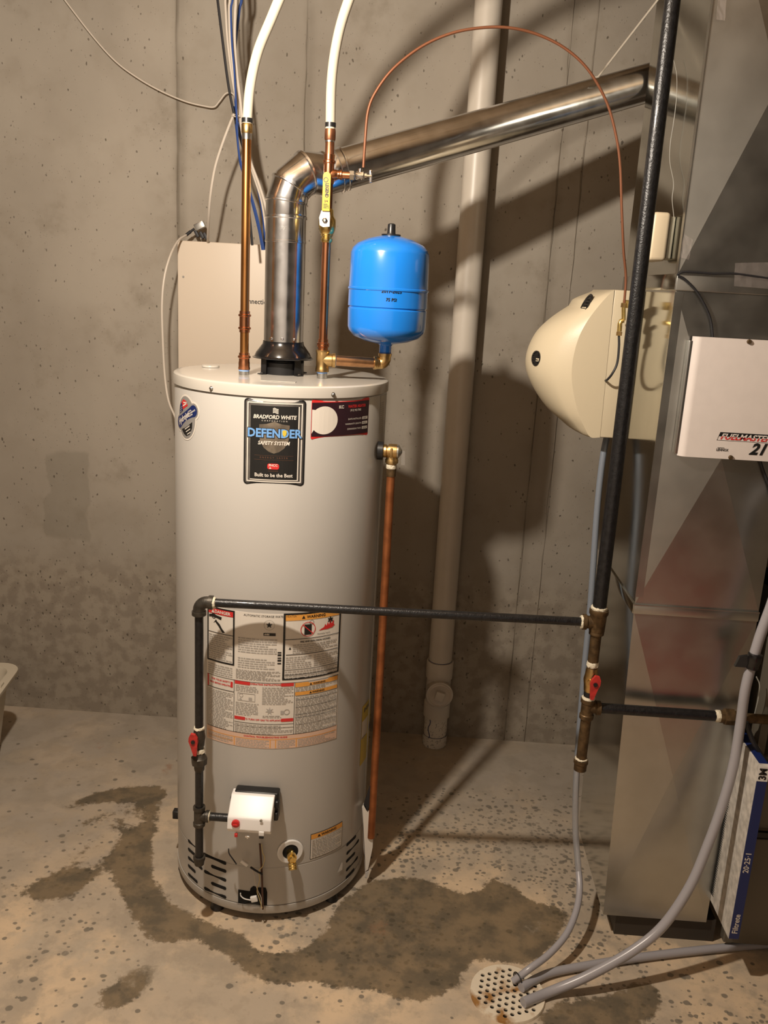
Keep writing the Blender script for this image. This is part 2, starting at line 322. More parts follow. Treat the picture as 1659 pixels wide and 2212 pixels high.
# ------------------------------------------------------------------ setting
WY = 3.17
def struct(name, mb, m): return obj(name, mb, m, kind='structure', smooth=False)
def inpoly(P, poly):
    x, y = P[:, 0], P[:, 1]; c = np.zeros(len(P), bool); j = len(poly)-1
    for i in range(len(poly)):
        xi, yi = poly[i]; xj, yj = poly[j]
        c ^= ((yi > y) != (yj > y)) & (x < (xj-xi)*(y-yi)/(yj-yi+1e-12)+xi); j = i
    return c
def build_floor():
    h = .011; X0, X1, Y0 = -1.75, 1.35, 1.35; nx = int((X1-X0)/h); ny = int((WY-Y0)/h)
    xs = np.linspace(X0, X1, nx+1); ys = np.linspace(Y0, WY, ny+1); gx, gy = np.meshgrid(xs, ys); P = np.stack([gx.ravel(), gy.ravel()], 1)
    mb = MB(); vs = [(x, y, 0) for x, y in P]; N = nx+1
    fs = [(j*N+i, j*N+i+1, (j+1)*N+i+1, (j+1)*N+i) for j in range(ny) for i in range(nx)]
    mb.v = vs; mb.f = fs; n0 = len(vs)
    mb.add([(-3.6, -4, 0), (3, -4, 0), (3, Y0, 0), (-3.6, Y0, 0)], [(0, 1, 2, 3)])
    mb.add([(-3.6, Y0, 0), (X0, Y0, 0), (X0, WY, 0), (-3.6, WY, 0)], [(0, 1, 2, 3)])
    mb.add([(X1, Y0, 0), (3, Y0, 0), (3, WY, 0), (X1, WY, 0)], [(0, 1, 2, 3)])
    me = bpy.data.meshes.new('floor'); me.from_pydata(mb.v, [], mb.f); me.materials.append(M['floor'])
    def field(polys, blur):
        a = np.zeros(len(P))
        for poly, amp in polys:
            q = [tuple(atz(u, v, 0)[:2]) for u, v in poly]; a = np.maximum(a, inpoly(P, q)*amp)
        a = a.reshape(ny+1, nx+1); k = np.exp(-np.arange(-6, 7)**2/(2*blur**2)); k /= k.sum()
        a = np.apply_along_axis(lambda r: np.convolve(r, k, 'same'), 0, a); a = np.apply_along_axis(lambda r: np.convolve(r, k, 'same'), 1, a)
        return np.concatenate([a.ravel(), np.zeros(12)])
    wet = [([(262, 1790), (330, 1795), (325, 1870), (335, 1910), (370, 1950), (420, 1985), (470, 2005), (520, 2018), (570, 2060), (640, 2060), (700, 2020), (720, 1965), (770, 1925), (800, 1905), (870, 1895), (930, 1905), (980, 1925), (1040, 1930), (1060, 1895), (1110, 1915), (1150, 1950), (1215, 1960), (1225, 1985), (1195, 2040), (1150, 2085), (1080, 2080), (1020, 2075), (1000, 2110), (965, 2140), (920, 2165), (860, 2150), (760, 2130), (680, 2120), (600, 2125), (540, 2100), (490, 2060), (420, 2025), (360, 2040), (330, 2035), (300, 2000), (265, 1940), (248, 1890), (250, 1850)], 1),
           ([(120, 1752), (180, 1722), (250, 1705), (330, 1698), (360, 1705), (350, 1725), (260, 1730), (190, 1735)], 1.1),
           ([(345, 1722), (330, 1742), (262, 1752), (190, 1790), (150, 1802), (152, 1792), (215, 1758), (280, 1738)], .75), ([(320, 1750), (252, 1790), (178, 1852), (105, 1912), (62, 1932), (62, 1924), (120, 1884), (190, 1826), (262, 1764)], .85), ([(335, 1778), (300, 1812), (215, 1888), (158, 1938), (100, 1944), (140, 1918), (200, 1874), (285, 1800)], .9), ([(345, 1720), (345, 1800), (300, 1800), (318, 1735)], .9),
           ([(60, 1925), (100, 1895), (160, 1880), (200, 1850), (150, 1935), (80, 1945)], 1.1),
           ([(0, 1900), (60, 1905), (80, 1940), (0, 1945)], .5),
           ([(212, 2132), (240, 2138), (290, 2090), (345, 2075), (330, 2110), (280, 2170), (235, 2185), (210, 2170)], 1.05),
           ([(1170, 2170), (1230, 2190), (1330, 2140), (1400, 2120), (1430, 2150), (1415, 2190), (1350, 2230), (1180, 2260)], 1),
           ([(1290, 2165), (1250, 2130), (1230, 2150), (1200, 2165), (1220, 2200)], .6)]
    spots = [([(860, 1800), (1260, 1790), (1300, 1990), (1420, 2070), (1300, 2120), (1180, 2060), (1230, 1950), (1060, 1880), (940, 1880), (840, 1880)], 1), ([(850, 1720), (1250, 1720), (1250, 1800), (860, 1800)], .6),
             ([(500, 2000), (760, 1900), (980, 1950), (960, 2150), (560, 2130)], .45), ([(0, 1900), (250, 1700), (300, 2150), (0, 2250)], .18), ([(1170, 2180), (1700, 2080), (1700, 2300), (1100, 2300)], .35)]
    pale = [([(0, 1960), (120, 1960), (180, 2000), (280, 2030), (400, 2060), (480, 2100), (560, 2150), (300, 2140), (210, 2120), (100, 2080), (0, 2060)], .55), ([(390, 1960), (480, 1995), (620, 2000), (730, 1950), (800, 1880), (850, 1880), (740, 1930), (690, 2020), (600, 2040), (500, 2010)], .7), ([(900, 1740), (1230, 1740), (1240, 1900), (1050, 1880), (900, 1860)], .5), ([(1120, 2010), (1170, 1985), (1185, 2000), (1140, 2040), (1100, 2035)], .9), ([(60, 1640), (250, 1620), (300, 1680), (120, 1740)], .35)]
    rust = [([(780, 2000), (830, 1960), (860, 2020), (820, 2050)], .6), ([(345, 1650), (385, 1640), (385, 1680), (350, 1680)], .7), ([(190, 1595), (235, 1590), (230, 1620), (195, 1622)], .7), ([(275, 1860), (300, 1830), (345, 1760), (330, 1750), (260, 1850)], .5), ([(770, 1880), (850, 1850), (860, 1905), (760, 1930)], .3), ([(1030, 2075), (1060, 2060), (1070, 2090), (1035, 2110)], .7)]
    for nm, q, bl in (('wet', wet, 2.1), ('spots', spots, 5), ('pale', pale, 3.5), ('rust', rust, 2)):
        a = me.attributes.new(nm, 'FLOAT', 'POINT'); a.data.foreach_set('value', field(q, bl).astype(np.float32))
    o = bpy.data.objects.new('floor', me); C.objects.link(o); o['kind'] = 'structure'
    b = MB(); b.box((-3.6, -4, -.12), (3, WY+.2, -.02)); 
build_floor()
w = MB(); w.box((-3.6, WY, -.02), (3, WY+.2, 2.85))
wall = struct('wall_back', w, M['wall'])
for x0, wd, dp in ((-.872, .006, .004), (-.44, .003, .003), (.425, .003, .003), (.505, .003, .003)):     # joint marks the form boards left
    r = MB(); n = 40; vs = []
    for i in range(n+1):
        z = 2.84*i/n; xx = x0+random.uniform(-.002, .002)
        vs += [(xx-wd, WY+.0005, z), (xx, WY-dp*random.uniform(.3, 1), z), (xx+wd, WY+.0005, z)]
    r.add(vs, [(3*i+a, 3*i+a+1, 3*i+a+4, 3*i+a+3) for i in range(n) for a in (0, 1)])
    BASE['wall_back'] = Vector((0, 0, 0)); obj('form_ridge', r, M['wall'], parent=wall, smooth=False)
w = MB(); w.box((-3.8, -4, -.02), (-3.6, WY+.2, 2.85)); struct('wall_left', w, M['plain'])
w = MB(); w.box((3, -4, -.02), (3.2, WY+.2, 2.85)); struct('wall_right', w, M['plain'])
w = MB(); w.box((-3.8, -4.2, -.02), (3.2, -4, 2.85)); struct('wall_front', w, M['plain'])
w = MB(); w.box((-3.6, -.90, 0), (.98, -.75, 2.85)); struct('added_reflection_wall', w, mat('reflection_white', (.74, .72, .70), .7))  # unseen white wall, added to brighten the left duct facets by reflection
w = MB(); w.box((-3.8, -4.2, 2.85), (3.2, WY+.2, 3.0)); struct('ceiling', w, M['wood'])

# ------------------------------------------------------------------ lettering and print
def text2d(s, size, bold=0, shear=0, sp=1, align='CENTER', small=False):
    cu = bpy.data.curves.new('t', 'FONT'); cu.body = s; cu.size = size; cu.offset = bold; cu.shear = shear; cu.space_character = sp; cu.align_x = align; cu.align_y = 'CENTER'; cu.resolution_u = 2
    cu.small_caps_scale = .75
    if small:
        for i, ch in enumerate(s): cu.body_format[i].use_small_caps = True
    o = bpy.data.objects.new('t', cu); C.objects.link(o); me = o.to_mesh()
    vs = [(v.co.x, v.co.y) for v in me.vertices]; fs = [tuple(p.vertices) for p in me.polygons]
    o.to_mesh_clear(); bpy.data.objects.remove(o); bpy.data.curves.remove(cu); return vs, fs
class Print:
    """flat print laid on a surface: mp(a, b, e) gives the point at surface coordinates a, b raised by e"""
    def __init__(s, mp): s.mp = mp
    def rect(s, mb, a0, b0, a1, b1, e, step=.012):
        n = max(1, int(math.ceil(abs(a1-a0)/step))); vs = []
        for i in range(n+1):
            a = a0+(a1-a0)*i/n; vs += [s.mp(a, b0, e), s.mp(a, b1, e)]
        mb.add(vs, [(2*i, 2*i+2, 2*i+3, 2*i+1) for i in range(n)])
    def frame(s, mb, a0, b0, a1, b1, t, e):
        s.rect(mb, a0, b0, a1, b0+t, e); s.rect(mb, a0, b1-t, a1, b1, e); s.rect(mb, a0, b0, a0+t, b1, e); s.rect(mb, a1-t, b0, a1, b1, e)
    def poly(s, mb, pts, e, step=.012):
        P = [Vector(p) for p in pts]; xs = [p.x for p in P]; ys = [p.y for p in P]; A = np.array([p[:] for p in P]); G = []
        x = min(xs)+step/2
        while x < max(xs):
            y = min(ys)+step/2
            while y < max(ys): G.append((x, y)); y += step
            x += step
        if G:
            G = np.array(G); G = G[inpoly(G, [tuple(q) for q in A])]
        allv = P+[Vector(g) for g in G]; n = len(P)
        r = delaunay_2d_cdt(allv, [(i, (i+1) % n) for i in range(n)], [list(range(n))], 1, 1e-7)
        mb.add([s.mp(v.x, v.y, e) for v in r[0]], r[2])
    def text(s, mb, st, a, b, size, e, rot=0, xs=1, **k):
        vs, fs = text2d(st, size, **k); c, q = math.cos(rot), math.sin(rot)
        mb.add([s.mp(a+x*xs*c-y*q, b+x*xs*q+y*c, e) for x, y in vs], fs)
    def lines(s, mb, a0, b0, a1, b1, dz, e, th=.45, fill=.9):
        b = b1-dz/2
        while b > b0:
            a = a0; end = a0+(a1-a0)*random.uniform(fill-.25, 1) if random.random() < .4 else a1
            while a < end-.002:
                w = random.uniform(.004, .014); w = min(w, end-a); s.rect(mb, a, b-dz*th/2, a+w, b+dz*th/2, e, 1); a += w+.0018
            b -= dz
    def circ(s, mb, a, b, r, e, n=24, r2=0, sx=1):
        if r2:
            vs = [s.mp(a+q*sx*math.cos(2*PI*i/n), b+q*math.sin(2*PI*i/n), e) for q in (r, r2) for i in range(n)]
            mb.add(vs, [(i, (i+1) % n, n+(i+1) % n, n+i) for i in range(n)])
        else: s.poly(mb, [(a+r*sx*math.cos(2*PI*i/n), b+r*math.sin(2*PI*i/n)) for i in range(n)], e)
def rrect(a0, b0, a1, b1, r, n=5):
    out = []
    for cx, cy, t in ((a1-r, b1-r, 0), (a0+r, b1-r, 1), (a0+r, b0+r, 2), (a1-r, b0+r, 3)):
        for i in range(n+1):
            th = (t+i/n)*PI/2; out.append((cx+r*math.cos(th), cy+r*math.sin(th)))
    return out
def star(a, b, r, n=5, k=.42, ph=PI/2): return [(a+(r if i % 2 == 0 else r*k)*math.cos(ph+PI*i/n), b+(r if i % 2 == 0 else r*k)*math.sin(ph+PI*i/n)) for i in range(2*n)]
E0, E1, E2, E3, E4 = .0006, .0010, .0014, .0018, .0022

# ------------------------------------------------------------------ water heater
H = thing('water_heater', 'tall grey cylindrical gas water heater covered in labels, standing on the concrete floor', 'water heater', (HX, HY, 0))
b = MB(); b.lathe([(.052, .276), (.056, .2795), (.172, .2795), (.1735, .2782), (.1755, .2782), (.177, .28), (.8, .28), (1.45, .28), (1.4535, .2785), (1.456, .2765)], (HX, HY, 0), (0, 0, 1), 128); obj('jacket', b, M['enamel'], H)
b = MB(); b.lathe([(1.4555, .2765), (1.457, .2835), (1.476, .2835), (1.4815, .2822), (1.484, .279), (1.4845, .27), (1.486, .0)], (HX, HY, 0), (0, 0, 1), 128, caps=False); obj('lid', b, M['lid'], H)
b = MB(); b.lathe([(.028, .26), (.028, .279), (.031, .281), (.052, .2805), (.053, .27)], (HX, HY, 0), (0, 0, 1), 96); obj('base_ring', b, M['enamel'], H)
b = MB(); b.lathe([(.014, .2), (.014, .262), (.03, .266)], (HX, HY, 0), (0, 0, 1), 64); obj('base_pan', b, M['black'], H)
for u, v in ((728, 1935), (460, 1958), (330, 1800)):
    s, z = cyl(u, v-20)
    p = hcyl(s, 0, -.02); b = MB(); b.lathe([(0, .017), (.004, .020), (.018, .016), (.03, .014)], (p.x, p.y, 0), (0, 0, 1), 16); obj('foot', b, M['black'], H)
b = MB(); a = .395
for z in np.linspace(.19, 1.45, 30): b.v += [tuple(hcyl(a, z, .0001)), tuple(hcyl(a+.002, z, .0022)), tuple(hcyl(a+.010, z, .0022)), tuple(hcyl(a+.012, z, .0001))]
b.f = [(4*i+k, 4*i+k+1, 4*i+k+5, 4*i+k+4) for i in range(29) for k in range(3)]; obj('jacket_seam', b, M['enamel'], H)
p = atz(455, 792, 1.486); b = MB(); b.lathe([(0, .024), (.003, .024), (.005, .0225), (.0045, .015), (.0055, 0)], (p.x, p.y, 1.4855), (0, 0, 1), 28); obj('port_cap', b, M['lid'], H)
for u, v in ((459, 838), (718, 852)):
    s, z = cyl(u, v); p = hcyl(s, 1.466, .0035); d = hcyl(s, 1.466, 1)-hcyl(s, 1.466, 0)
    b = MB(); b.lathe([(-.002, .0055), (.001, .0055), (.001, .0042), (.004, .004), (.005, .003)], p, d, 10); sc = obj('screw', b, M['steel'], H)
b = MB(); b.box(atz(600, 822, 1.487)-Vector((.04, .012, .0015)), atz(600, 822, 1.487)+Vector((.045, .01, .0))); obj('flat_tape', b, M['lid'], H)
hp = Print(hcyl)
def slot(p, q, w=.0052):
    s0, z0 = cyl(*p); s1, z1 = cyl(*q); z = (z0+z1)/2; b = MB(); n = 8
    pts = [(s1-w+w*math.cos(t), z+w*math.sin(t)) for t in np.linspace(-PI/2, PI/2, n)]+[(s0+w+w*math.cos(t), z+w*math.sin(t)) for t in np.linspace(PI/2, 3*PI/2, n)]
    hp.poly(b, pts, .0004, .01); obj('vent_slot', b, M['dark'], H, smooth=False)
c3 = lambda x, y: (370+x*.1507, 1780+y*.1507)
c4 = lambda x, y: (620+x*.1507, 1780+y*.1507)
for p, q in (((240, 215), (440, 405)), ((240, 340), (350, 460)), ((240, 455), (450, 660)), ((240, 575), (350, 700)), ((240, 700), (380, 845)),
             ((455, 425), (790, 570)), ((570, 590), (790, 690)), ((470, 665), (790, 815)), ((570, 835), (790, 935)), ((470, 905), (790, 1060))): slot(c3(*p), c3(*q))
for p, q in (((850, 310), (990, 165)), ((850, 435), (1030, 220)), ((845, 550), (975, 400)), ((845, 675), (1015, 460)), ((840, 785), (965, 635))): slot(c4(*p), c4(*q))
b = MB(); hp.poly(b, [(-.047, .054), (.034, .054), (.034, .098), (.030, .112), (.018, .113), (.012, .112), (-.004, .116), (-.012, .108), (-.014, .098), (-.047, .098)], .0005, .01); obj('burner_opening', b, M['dark'], H, smooth=False)
b = MB(); hp.frame(b, -.052, .050, .038, .055, .004, .001); obj('opening_lip', b, M['enamel'], H, smooth=False)
s, z = cyl(735, 1875); b = MB(); hp.poly(b, [(s-.013, z-.008), (s+.008, z-.01), (s+.008, z+.013), (s+.004, z+.018)], .0012, .01); obj('folded_tab', b, M['whitep'], H, smooth=False)
p = hcyl(-.40, .16, .004); b = MB(); b.box(p-Vector((.012, .01, .013)), p+Vector((.006, .012, .012)), .002); obj('side_clip', b, M['black'], H)
# draft hood on top
zc = 1.486
D = thing('draft_hood', 'black metal draft hood standing on legs on top of the water heater', 'draft hood', (HX, HY, zc))
b = MB(); b.lathe([(0, .056), (.030, .0555), (.033, .053), (.033, .05), (0, .05)], (HX, HY, zc), (0, 0, 1), 40, caps=False); obj('collar', b, M['black'], D)
b = MB(); b.lathe([(.028, .0), (.028, .052)], (HX, HY, zc), (0, 0, 1), 40, caps=False); obj('baffle', b, M['black'], D)
zh = aty(615, 772, HY)[2]-.002
b = MB(); b.lathe([(0, .080), (.002, .0805), (.004, .075), (.014, .071), (.026, .062), (.036, .0545), (.044, .053)], (HX, HY, zh), (0, 0, 1), 48, caps=False)
b.lathe([(.002, .078), (.024, .058), (.040, .05)], (HX, HY, zh), (0, 0, 1), 48, caps=False); obj('hood', b, M['blackg'], D)
for k in range(4):
    a = math.radians(47+90*k); x, y = HX+.061*math.cos(a), HY+.061*math.sin(a); t = Vector((-math.sin(a), math.cos(a), 0)); r = Vector((math.cos(a), math.sin(a), 0)); b = MB()
    q = Vector((x, y, zc)); b.prism([q-t*.010, q+t*.010, q+t*.010+Vector((0, 0, zh-zc+.004)), q-t*.010+Vector((0, 0, zh-zc+.004))], r*.003)
    b.prism([q-t*.010, q+t*.010, q+t*.010+r*.014, q-t*.010+r*.014], (0, 0, .002)); lg = obj('leg', b, M['black'], D)
    b = MB(); b.lathe([(0, .004), (.003, .0035)], q+r*.008+Vector((0, 0, .002)), (0, 0, 1), 8); obj('screw', b, M['steel'], lg)
# ---- nameplate
st = obj('nameplate_sticker', (lambda b: (hp.poly(b, rrect(-.0465, 1.243, .1015, 1.452, .009), E0), b)[1])(MB()), M['ink'], H, smooth=False, label='black and silver nameplate reading BRADFORD WHITE DEFENDER SAFETY SYSTEM')
b = MB(); hp.poly(b, rrect(-.0425, 1.247, .0975, 1.448, .006), E0+.0001); obj('silver_border', b, M['silver'], st, smooth=False)
b = MB(); hp.frame(b, -.0385, 1.251, .0935, 1.444, .0026, E1); hp.rect(b, .0835, 1.257, .0860, 1.436, E2); hp.rect(b, -.030, 1.2560, .086, 1.258, E2); obj('white_line', b, M['paper'], st, smooth=False)
b = MB(); hp.rect(b, -.030, 1.258, .0835, 1.436, E1+.0001); obj('black_field', b, M['ink'], st, smooth=False)
b = MB(); cx = .027
hp.poly(b, [(cx-.036, 1.391), (cx-.018, 1.393), (cx, 1.399), (cx+.018, 1.393), (cx+.036, 1.391), (cx+.036, 1.365), (cx+.033, 1.350), (cx+.024, 1.335), (cx+.012, 1.326), (cx, 1.322), (cx-.012, 1.326), (cx-.024, 1.335), (cx-.033, 1.350), (cx-.036, 1.365)], E2, .009); obj('shield_emblem', b, M['shield'], st, smooth=False)
b = MB()
hp.text(b, 'BRADFORD WHITE', cx, 1.4095, .0128, E3, bold=.0003, shear=.2, small=False, xs=.92)
hp.text(b, 'CORPORATION', cx, 1.4005, .0048, E3, sp=2.1, xs=1)
hp.text(b, 'SAFETY SYSTEM', cx-.001, 1.347, .0125, E4, bold=.0003, shear=.2, xs=.86)
hp.text(b, 'Built to be the Best', cx, 1.2685, .0125, E3, bold=.00022, xs=.93)
for i in range(4):
    zz = 1.4185+i*.0032; hp.poly(b, [(cx-.004, zz+.001), (cx, zz+.0025), (cx+.005, zz), (cx+.009, zz-.0005), (cx+.009, zz+.0012), (cx+.005, zz+.0018), (cx, zz+.0042), (cx-.004, zz+.003)], E3)
obj('white_lettering', b, M['paper'], st, smooth=False)
b = MB(); hp.text(b, 'DEFENDER', cx, 1.3695, .0285, E3, bold=.0026, xs=.93); obj('word_outline', b, M['ink'], st, smooth=False)
b = MB(); hp.text(b, 'DEFENDER', cx, 1.3700, .0285, E4, bold=.0009, xs=.93); obj('blue_word', b, M['lblp'], st, smooth=False)
b = MB(); hp.poly(b, [(.046, 1.378), (.051, 1.380), (.056, 1.378), (.0555, 1.369), (.051, 1.363), (.0465, 1.369)], E4+.0004, .01); obj('yellow_badge', b, M['ylp'], st, smooth=False)
b = MB(); hp.poly(b, rrect(.012, 1.2835, .040, 1.2975, .005), E3); obj('red_badge', b, M['redp'], st, smooth=False)
b = MB(); hp.text(b, 'PHCC', .026, 1.293, .008, E4, bold=.0002); hp.poly(b, [(.016, 1.285), (.019, 1.289), (.022, 1.285)], E4); obj('badge_lettering', b, M['paper'], st, smooth=False)
b = MB(); hp.text(b, 'ENERGY SAVER', cx, 1.3115, .0062, E3, sp=1.7); hp.rect(b, -.020, 1.306, .074, 1.3064, E3); hp.rect(b, -.020, 1.3165, .074, 1.3169, E3); hp.rect(b, .014, 1.279, .038, 1.2797, E3); obj('copper_lettering', b, mat('copper_print', (.16, .07, .04), .4), st, smooth=False)
# ---- installer sticker
st = obj('installer_sticker', (lambda b: (hp.poly(b, rrect(.1145, 1.358, .291, 1.4535, .004), E0), b)[1])(MB()), M['redp'], H, smooth=False, label='red and black installer sticker reading KC WATER HEATER')
b = MB(); hp.rect(b, .1155, 1.3645, .290, 1.4465, E1); obj('dark_field', b, M['maroon'], st, smooth=False)
b = MB(); pp = [(.116, 1.372)]+[(.148+.036*math.cos(t), 1.4035+.034*math.sin(t)) for t in np.linspace(-2.4, 2.3, 26)]+[(.116, 1.430)]; hp.poly(b, pp, E2); obj('white_disc', b, M['paper'], st, smooth=False)
b = MB(); hp.text(b, 'KC', .194, 1.4345, .0105, E2, bold=.0003); hp.text(b, '(913) 962-7005', .240, 1.425, .0075, E2, xs=.8)
hp.text(b, 'DATE INSTALLED:', .262, 1.4035, .0058, E2, align='RIGHT'); hp.text(b, 'WARRANTY LENGTH:', .262, 1.3915, .0058, E2, align='RIGHT', xs=.95); hp.text(b, 'EXPANSION TANK:', .262, 1.379, .0058, E2, align='RIGHT', xs=.95)
for z in (1.4035, 1.3915, 1.379): hp.rect(b, .2645, z-.0032, .2855, z+.0036, E2)
obj('white_lettering', b, M['paper'], st, smooth=False)
b = MB(); hp.text(b, 'WATER HEATER', .245, 1.4345, .0098, E2, bold=.0002, xs=.86); obj('red_lettering', b, M['redp'], st, smooth=False)
b = MB()
for z in (1.4035, 1.3915, 1.379): hp.lines(b, .266, z-.0022, .284, z+.0026, .0024, E3)
obj('written_entry', b, M['ink'], st, smooth=False)
# ---- hydrojet sticker, a tilted pill over an oval
def oval(a, b_, ra, rb, rot=0, n=28): return [(a+ra*math.cos(t)*math.cos(rot)-rb*math.sin(t)*math.sin(rot), b_+ra*math.cos(t)*math.sin(rot)+rb*math.sin(t)*math.cos(rot)) for t in np.linspace(0, 2*PI, n, endpoint=False)]
def pill(a, b_, l, r, rot, n=8):
    out = []
    for sgn, t0 in ((1, -PI/2), (-1, PI/2)):
        for i in range(n+1):
            t = t0+PI*i/n; x, y = sgn*l+r*math.cos(t), r*math.sin(t); out.append((a+x*math.cos(rot)-y*math.sin(rot), b_+x*math.sin(rot)+y*math.cos(rot)))
    return out
hs, hz = -.238, 1.382; rt = math.radians(27)
st = None
for nm, e, m, g in (('hydrojet_sticker', E0, 'paper', .0045), ('grey_border', E0+.0003, 'gryp', 0)):
    b = MB(); hp.poly(b, oval(hs, hz, .044+g, .053+g, .0), e); hp.poly(b, pill(hs, hz+.002, .042, .019+g, rt), e+.0001)
    o = obj(nm, b, M[m], st or H, smooth=False); st = st or o
st['label'] = 'oval blue and black sticker reading Hydrojet'
b = MB(); hp.poly(b, pill(hs, hz+.002, .042, .0145, rt), E2); obj('blue_pill', b, M['blp'], st, smooth=False)
b = MB(); hp.poly(b, [(hs-.035, hz+.006), (hs+.012, hz+.031), (hs+.004, hz+.041), (hs-.012, hz+.044), (hs-.028, hz+.032)], E2); obj('flag_field', b, M['redp'], st, smooth=False)
b = MB(); hp.poly(b, [(hs-.035, hz+.005), (hs-.014, hz+.016), (hs-.022, hz+.036), (hs-.032, hz+.026)], E2+.0002); obj('flag_canton', b, M['blp'], st, smooth=False)
b = MB(); hp.poly(b, [(hs+.032, hz-.007), (hs+.031, hz-.022), (hs+.020, hz-.040), (hs+.004, hz-.046), (hs-.010, hz-.042), (hs-.022, hz-.033)], E2); obj('black_field', b, M['ink'], st, smooth=False)
b = MB(); hp.text(b, 'Hydrojet', hs-.013, hz-.004, .0205, E3, rot=rt, bold=.0006, shear=.25, xs=.86)
for i, (t, w) in enumerate((('TOTAL', .013), ('PERFORMANCE', .026), ('SYSTEM', .016))):
    d = .0055-.0055*i; hp.text(b, t, hs+.024-d*math.sin(rt)+(.006 if i == 1 else 0), hz+.014+d*math.cos(rt)+(.003 if i == 1 else 0), .0048, E3, rot=rt, bold=.0002)
for i in range(3): hp.rect(b, 0, 0, 0, 0, E3) if False else hp.poly(b, pill(hs+.009+i*.004, hz-.024-i*.0065, .013-i*.002, .0011, rt, 2), E3)
for q in (0, 1): hp.poly(b, [(hs-.012+.004*q, hz+.026+.008*q), (hs+.006+.002*q, hz+.034+.004*q), (hs+.005, hz+.037+.002*q), (hs-.014, hz+.029+.008*q)], E3)
for k in range(6): hp.poly(b, star(hs-.030+.006*(k % 2)+.002*(k//2), hz+.010+.006*(k//2)+.003*(k % 2), .0019), E3)
obj('white_lettering', b, M['paper'], st, smooth=False)
# ---- big instruction label
L0, L1, LT, LB = -.150, .222, .915, .530
st = obj('instruction_label', (lambda b: (hp.poly(b, rrect(L0, LB+.004, L1, LT, .004), E0), b)[1])(MB()), M['paper'], H, smooth=False, label='large white instruction label with danger and warning boxes and a salmon strip below')
b = MB(); hp.rect(b, L0+.001, LB+.006, L1-.001, .575, E1); obj('salmon_strip', b, M['pink'], st, smooth=False)
b = MB()
hp.frame(b, -.148, .762, -.065, .912, .0045, E2); hp.frame(b, .060, .731, .219, .914, .0052, E2)
for a0, b0, a1, b1 in ((-.143, .842, -.07, .8435), (.065, .842, .214, .8435), (.068, .800, .212, .8016), (.066, .7585, .214, .7598), (.066, .744, .214, .7452)): hp.rect(b, a0, b0, a1, b1, E2)
hp.frame(b, -.147, .575, .2185, .7235, .0011, E2); hp.rect(b, -.0655, .575, -.0643, .7235, E2); hp.rect(b, .0925, .575, .0937, .7235, E2); hp.rect(b, -.147, .688, -.065, .6895, E2)
hp.circ(b, .0245, .882, .0135, E2, 30, .0131); hp.poly(b, star(.0245, .882, .0088), E2); hp.rect(b, .0105, .853, .041, .8605, E2)
hp.poly(b, [(-.1285, .905), (-.1335, .897), (-.1235, .897)], E4) if False else None
hp.text(b, 'WARNING', .145, .9015, .0105, E3, bold=.0003); hp.poly(b, [(.111, .9065), (.1065, .8975), (.1155, .8975)], E3)
hp.text(b, 'AUTOMATIC STORAGE WATER HEATER', .026, .905, .0078, E2, xs=.95)
hp.poly(b, rrect(.114, .853, .133, .881, .002), E2); hp.circ(b, .133, .886, .006, E2, 14, .0052)
hp.text(b, 'FIRE AND EXPLOSION HAZARD', .146, .8345, .0062, E2, bold=.0002, xs=.95); hp.text(b, 'Flammable Vapors', .168, .851, .0055, E2, xs=.9)
hp.poly(b, [(.078, .822), (.0745, .8155), (.0815, .8155)], E2)
hp.poly(b, [(-.128, .868), (-.122, .872), (-.112, .862), (-.100, .846), (-.092, .848), (-.100, .856), (-.108, .868), (-.116, .874), (-.119, .879)], E2)
hp.poly(b, [(-.142, .882), (-.134, .884), (-.122, .884), (-.104, .880), (-.102, .888), (-.116, .890), (-.128, .892), (-.142, .889)], E2); hp.circ(b, -.127, .887, .0072, E2, 16, .0055)
hp.poly(b, star(.186, .885, .010, 6, .5), E2)
for i in range(5): hp.rect(b, .047, .776+.0075*i, .0565, .7795+.0075*i+(.0015 if i % 2 else 0), E2)
hp.text(b, 'WARNING', .16, .7145, .0072, E3, bold=.0002); hp.text(b, 'WARNING', .158, .6905, .0072, E3, bold=.0002)
for z in (.7145, .6905): hp.poly(b, [(.136, z+.0035), (.1325, z-.0025), (.1395, z-.0025)], E3)
for z in (.683, .672, .652, .631, .622, .602): hp.rect(b, .0965, z, .2155, z+.0009, E2)
hp.rect(b, -.063, .606, .092, .6072, E2); hp.rect(b, -.063, .596, .092, .5972, E2)
obj('black_print', b, M['ink'], st, smooth=False)
b = MB(); hp.rect(b, -.1435, .8935, -.0695, .9075, E2); hp.rect(b, -.1465, .690, -.142, .7225, E2)
hp.rect(b, -.063, .7135, -.022, .7225, E2); hp.rect(b, .058, .7135, .0905, .7225, E2); hp.rect(b, -.063, .6135, -.034, .6225, E2); hp.rect(b, .060, .6135, .0915, .6225, E2); hp.rect(b, -.075, .7, -.0685, .716, E2)
hp.text(b, 'OPERATING INSTRUCTIONS', .018, .718, .0066, E2, bold=.0002, xs=.95); hp.text(b, 'TO TURN OFF GAS TO APPLIANCE', .013, .6175, .0066, E2, bold=.0002, xs=.95)
hp.text(b, 'FOR YOUR SAFETY', -.105, .713, .0066, E2, bold=.0002); hp.text(b, 'READ BEFORE OPERATING', -.105, .703, .0062, E2, bold=.0002, xs=.9)
hp.text(b, 'CONTROL TROUBLESHOOTING GUIDE', .02, .5685, .0064, E2, bold=.0002); hp.circ(b, .1235, .868, .020, E3, 28, .0182, sx=1)
c, s_ = math.cos(-.75), math.sin(-.75); hp.poly(b, [(.1235+x*c-y*s_, .868+x*s_+y*c) for x, y in ((-.019, -.0011), (.019, -.0011), (.019, .0011), (-.019, .0011))], E3)
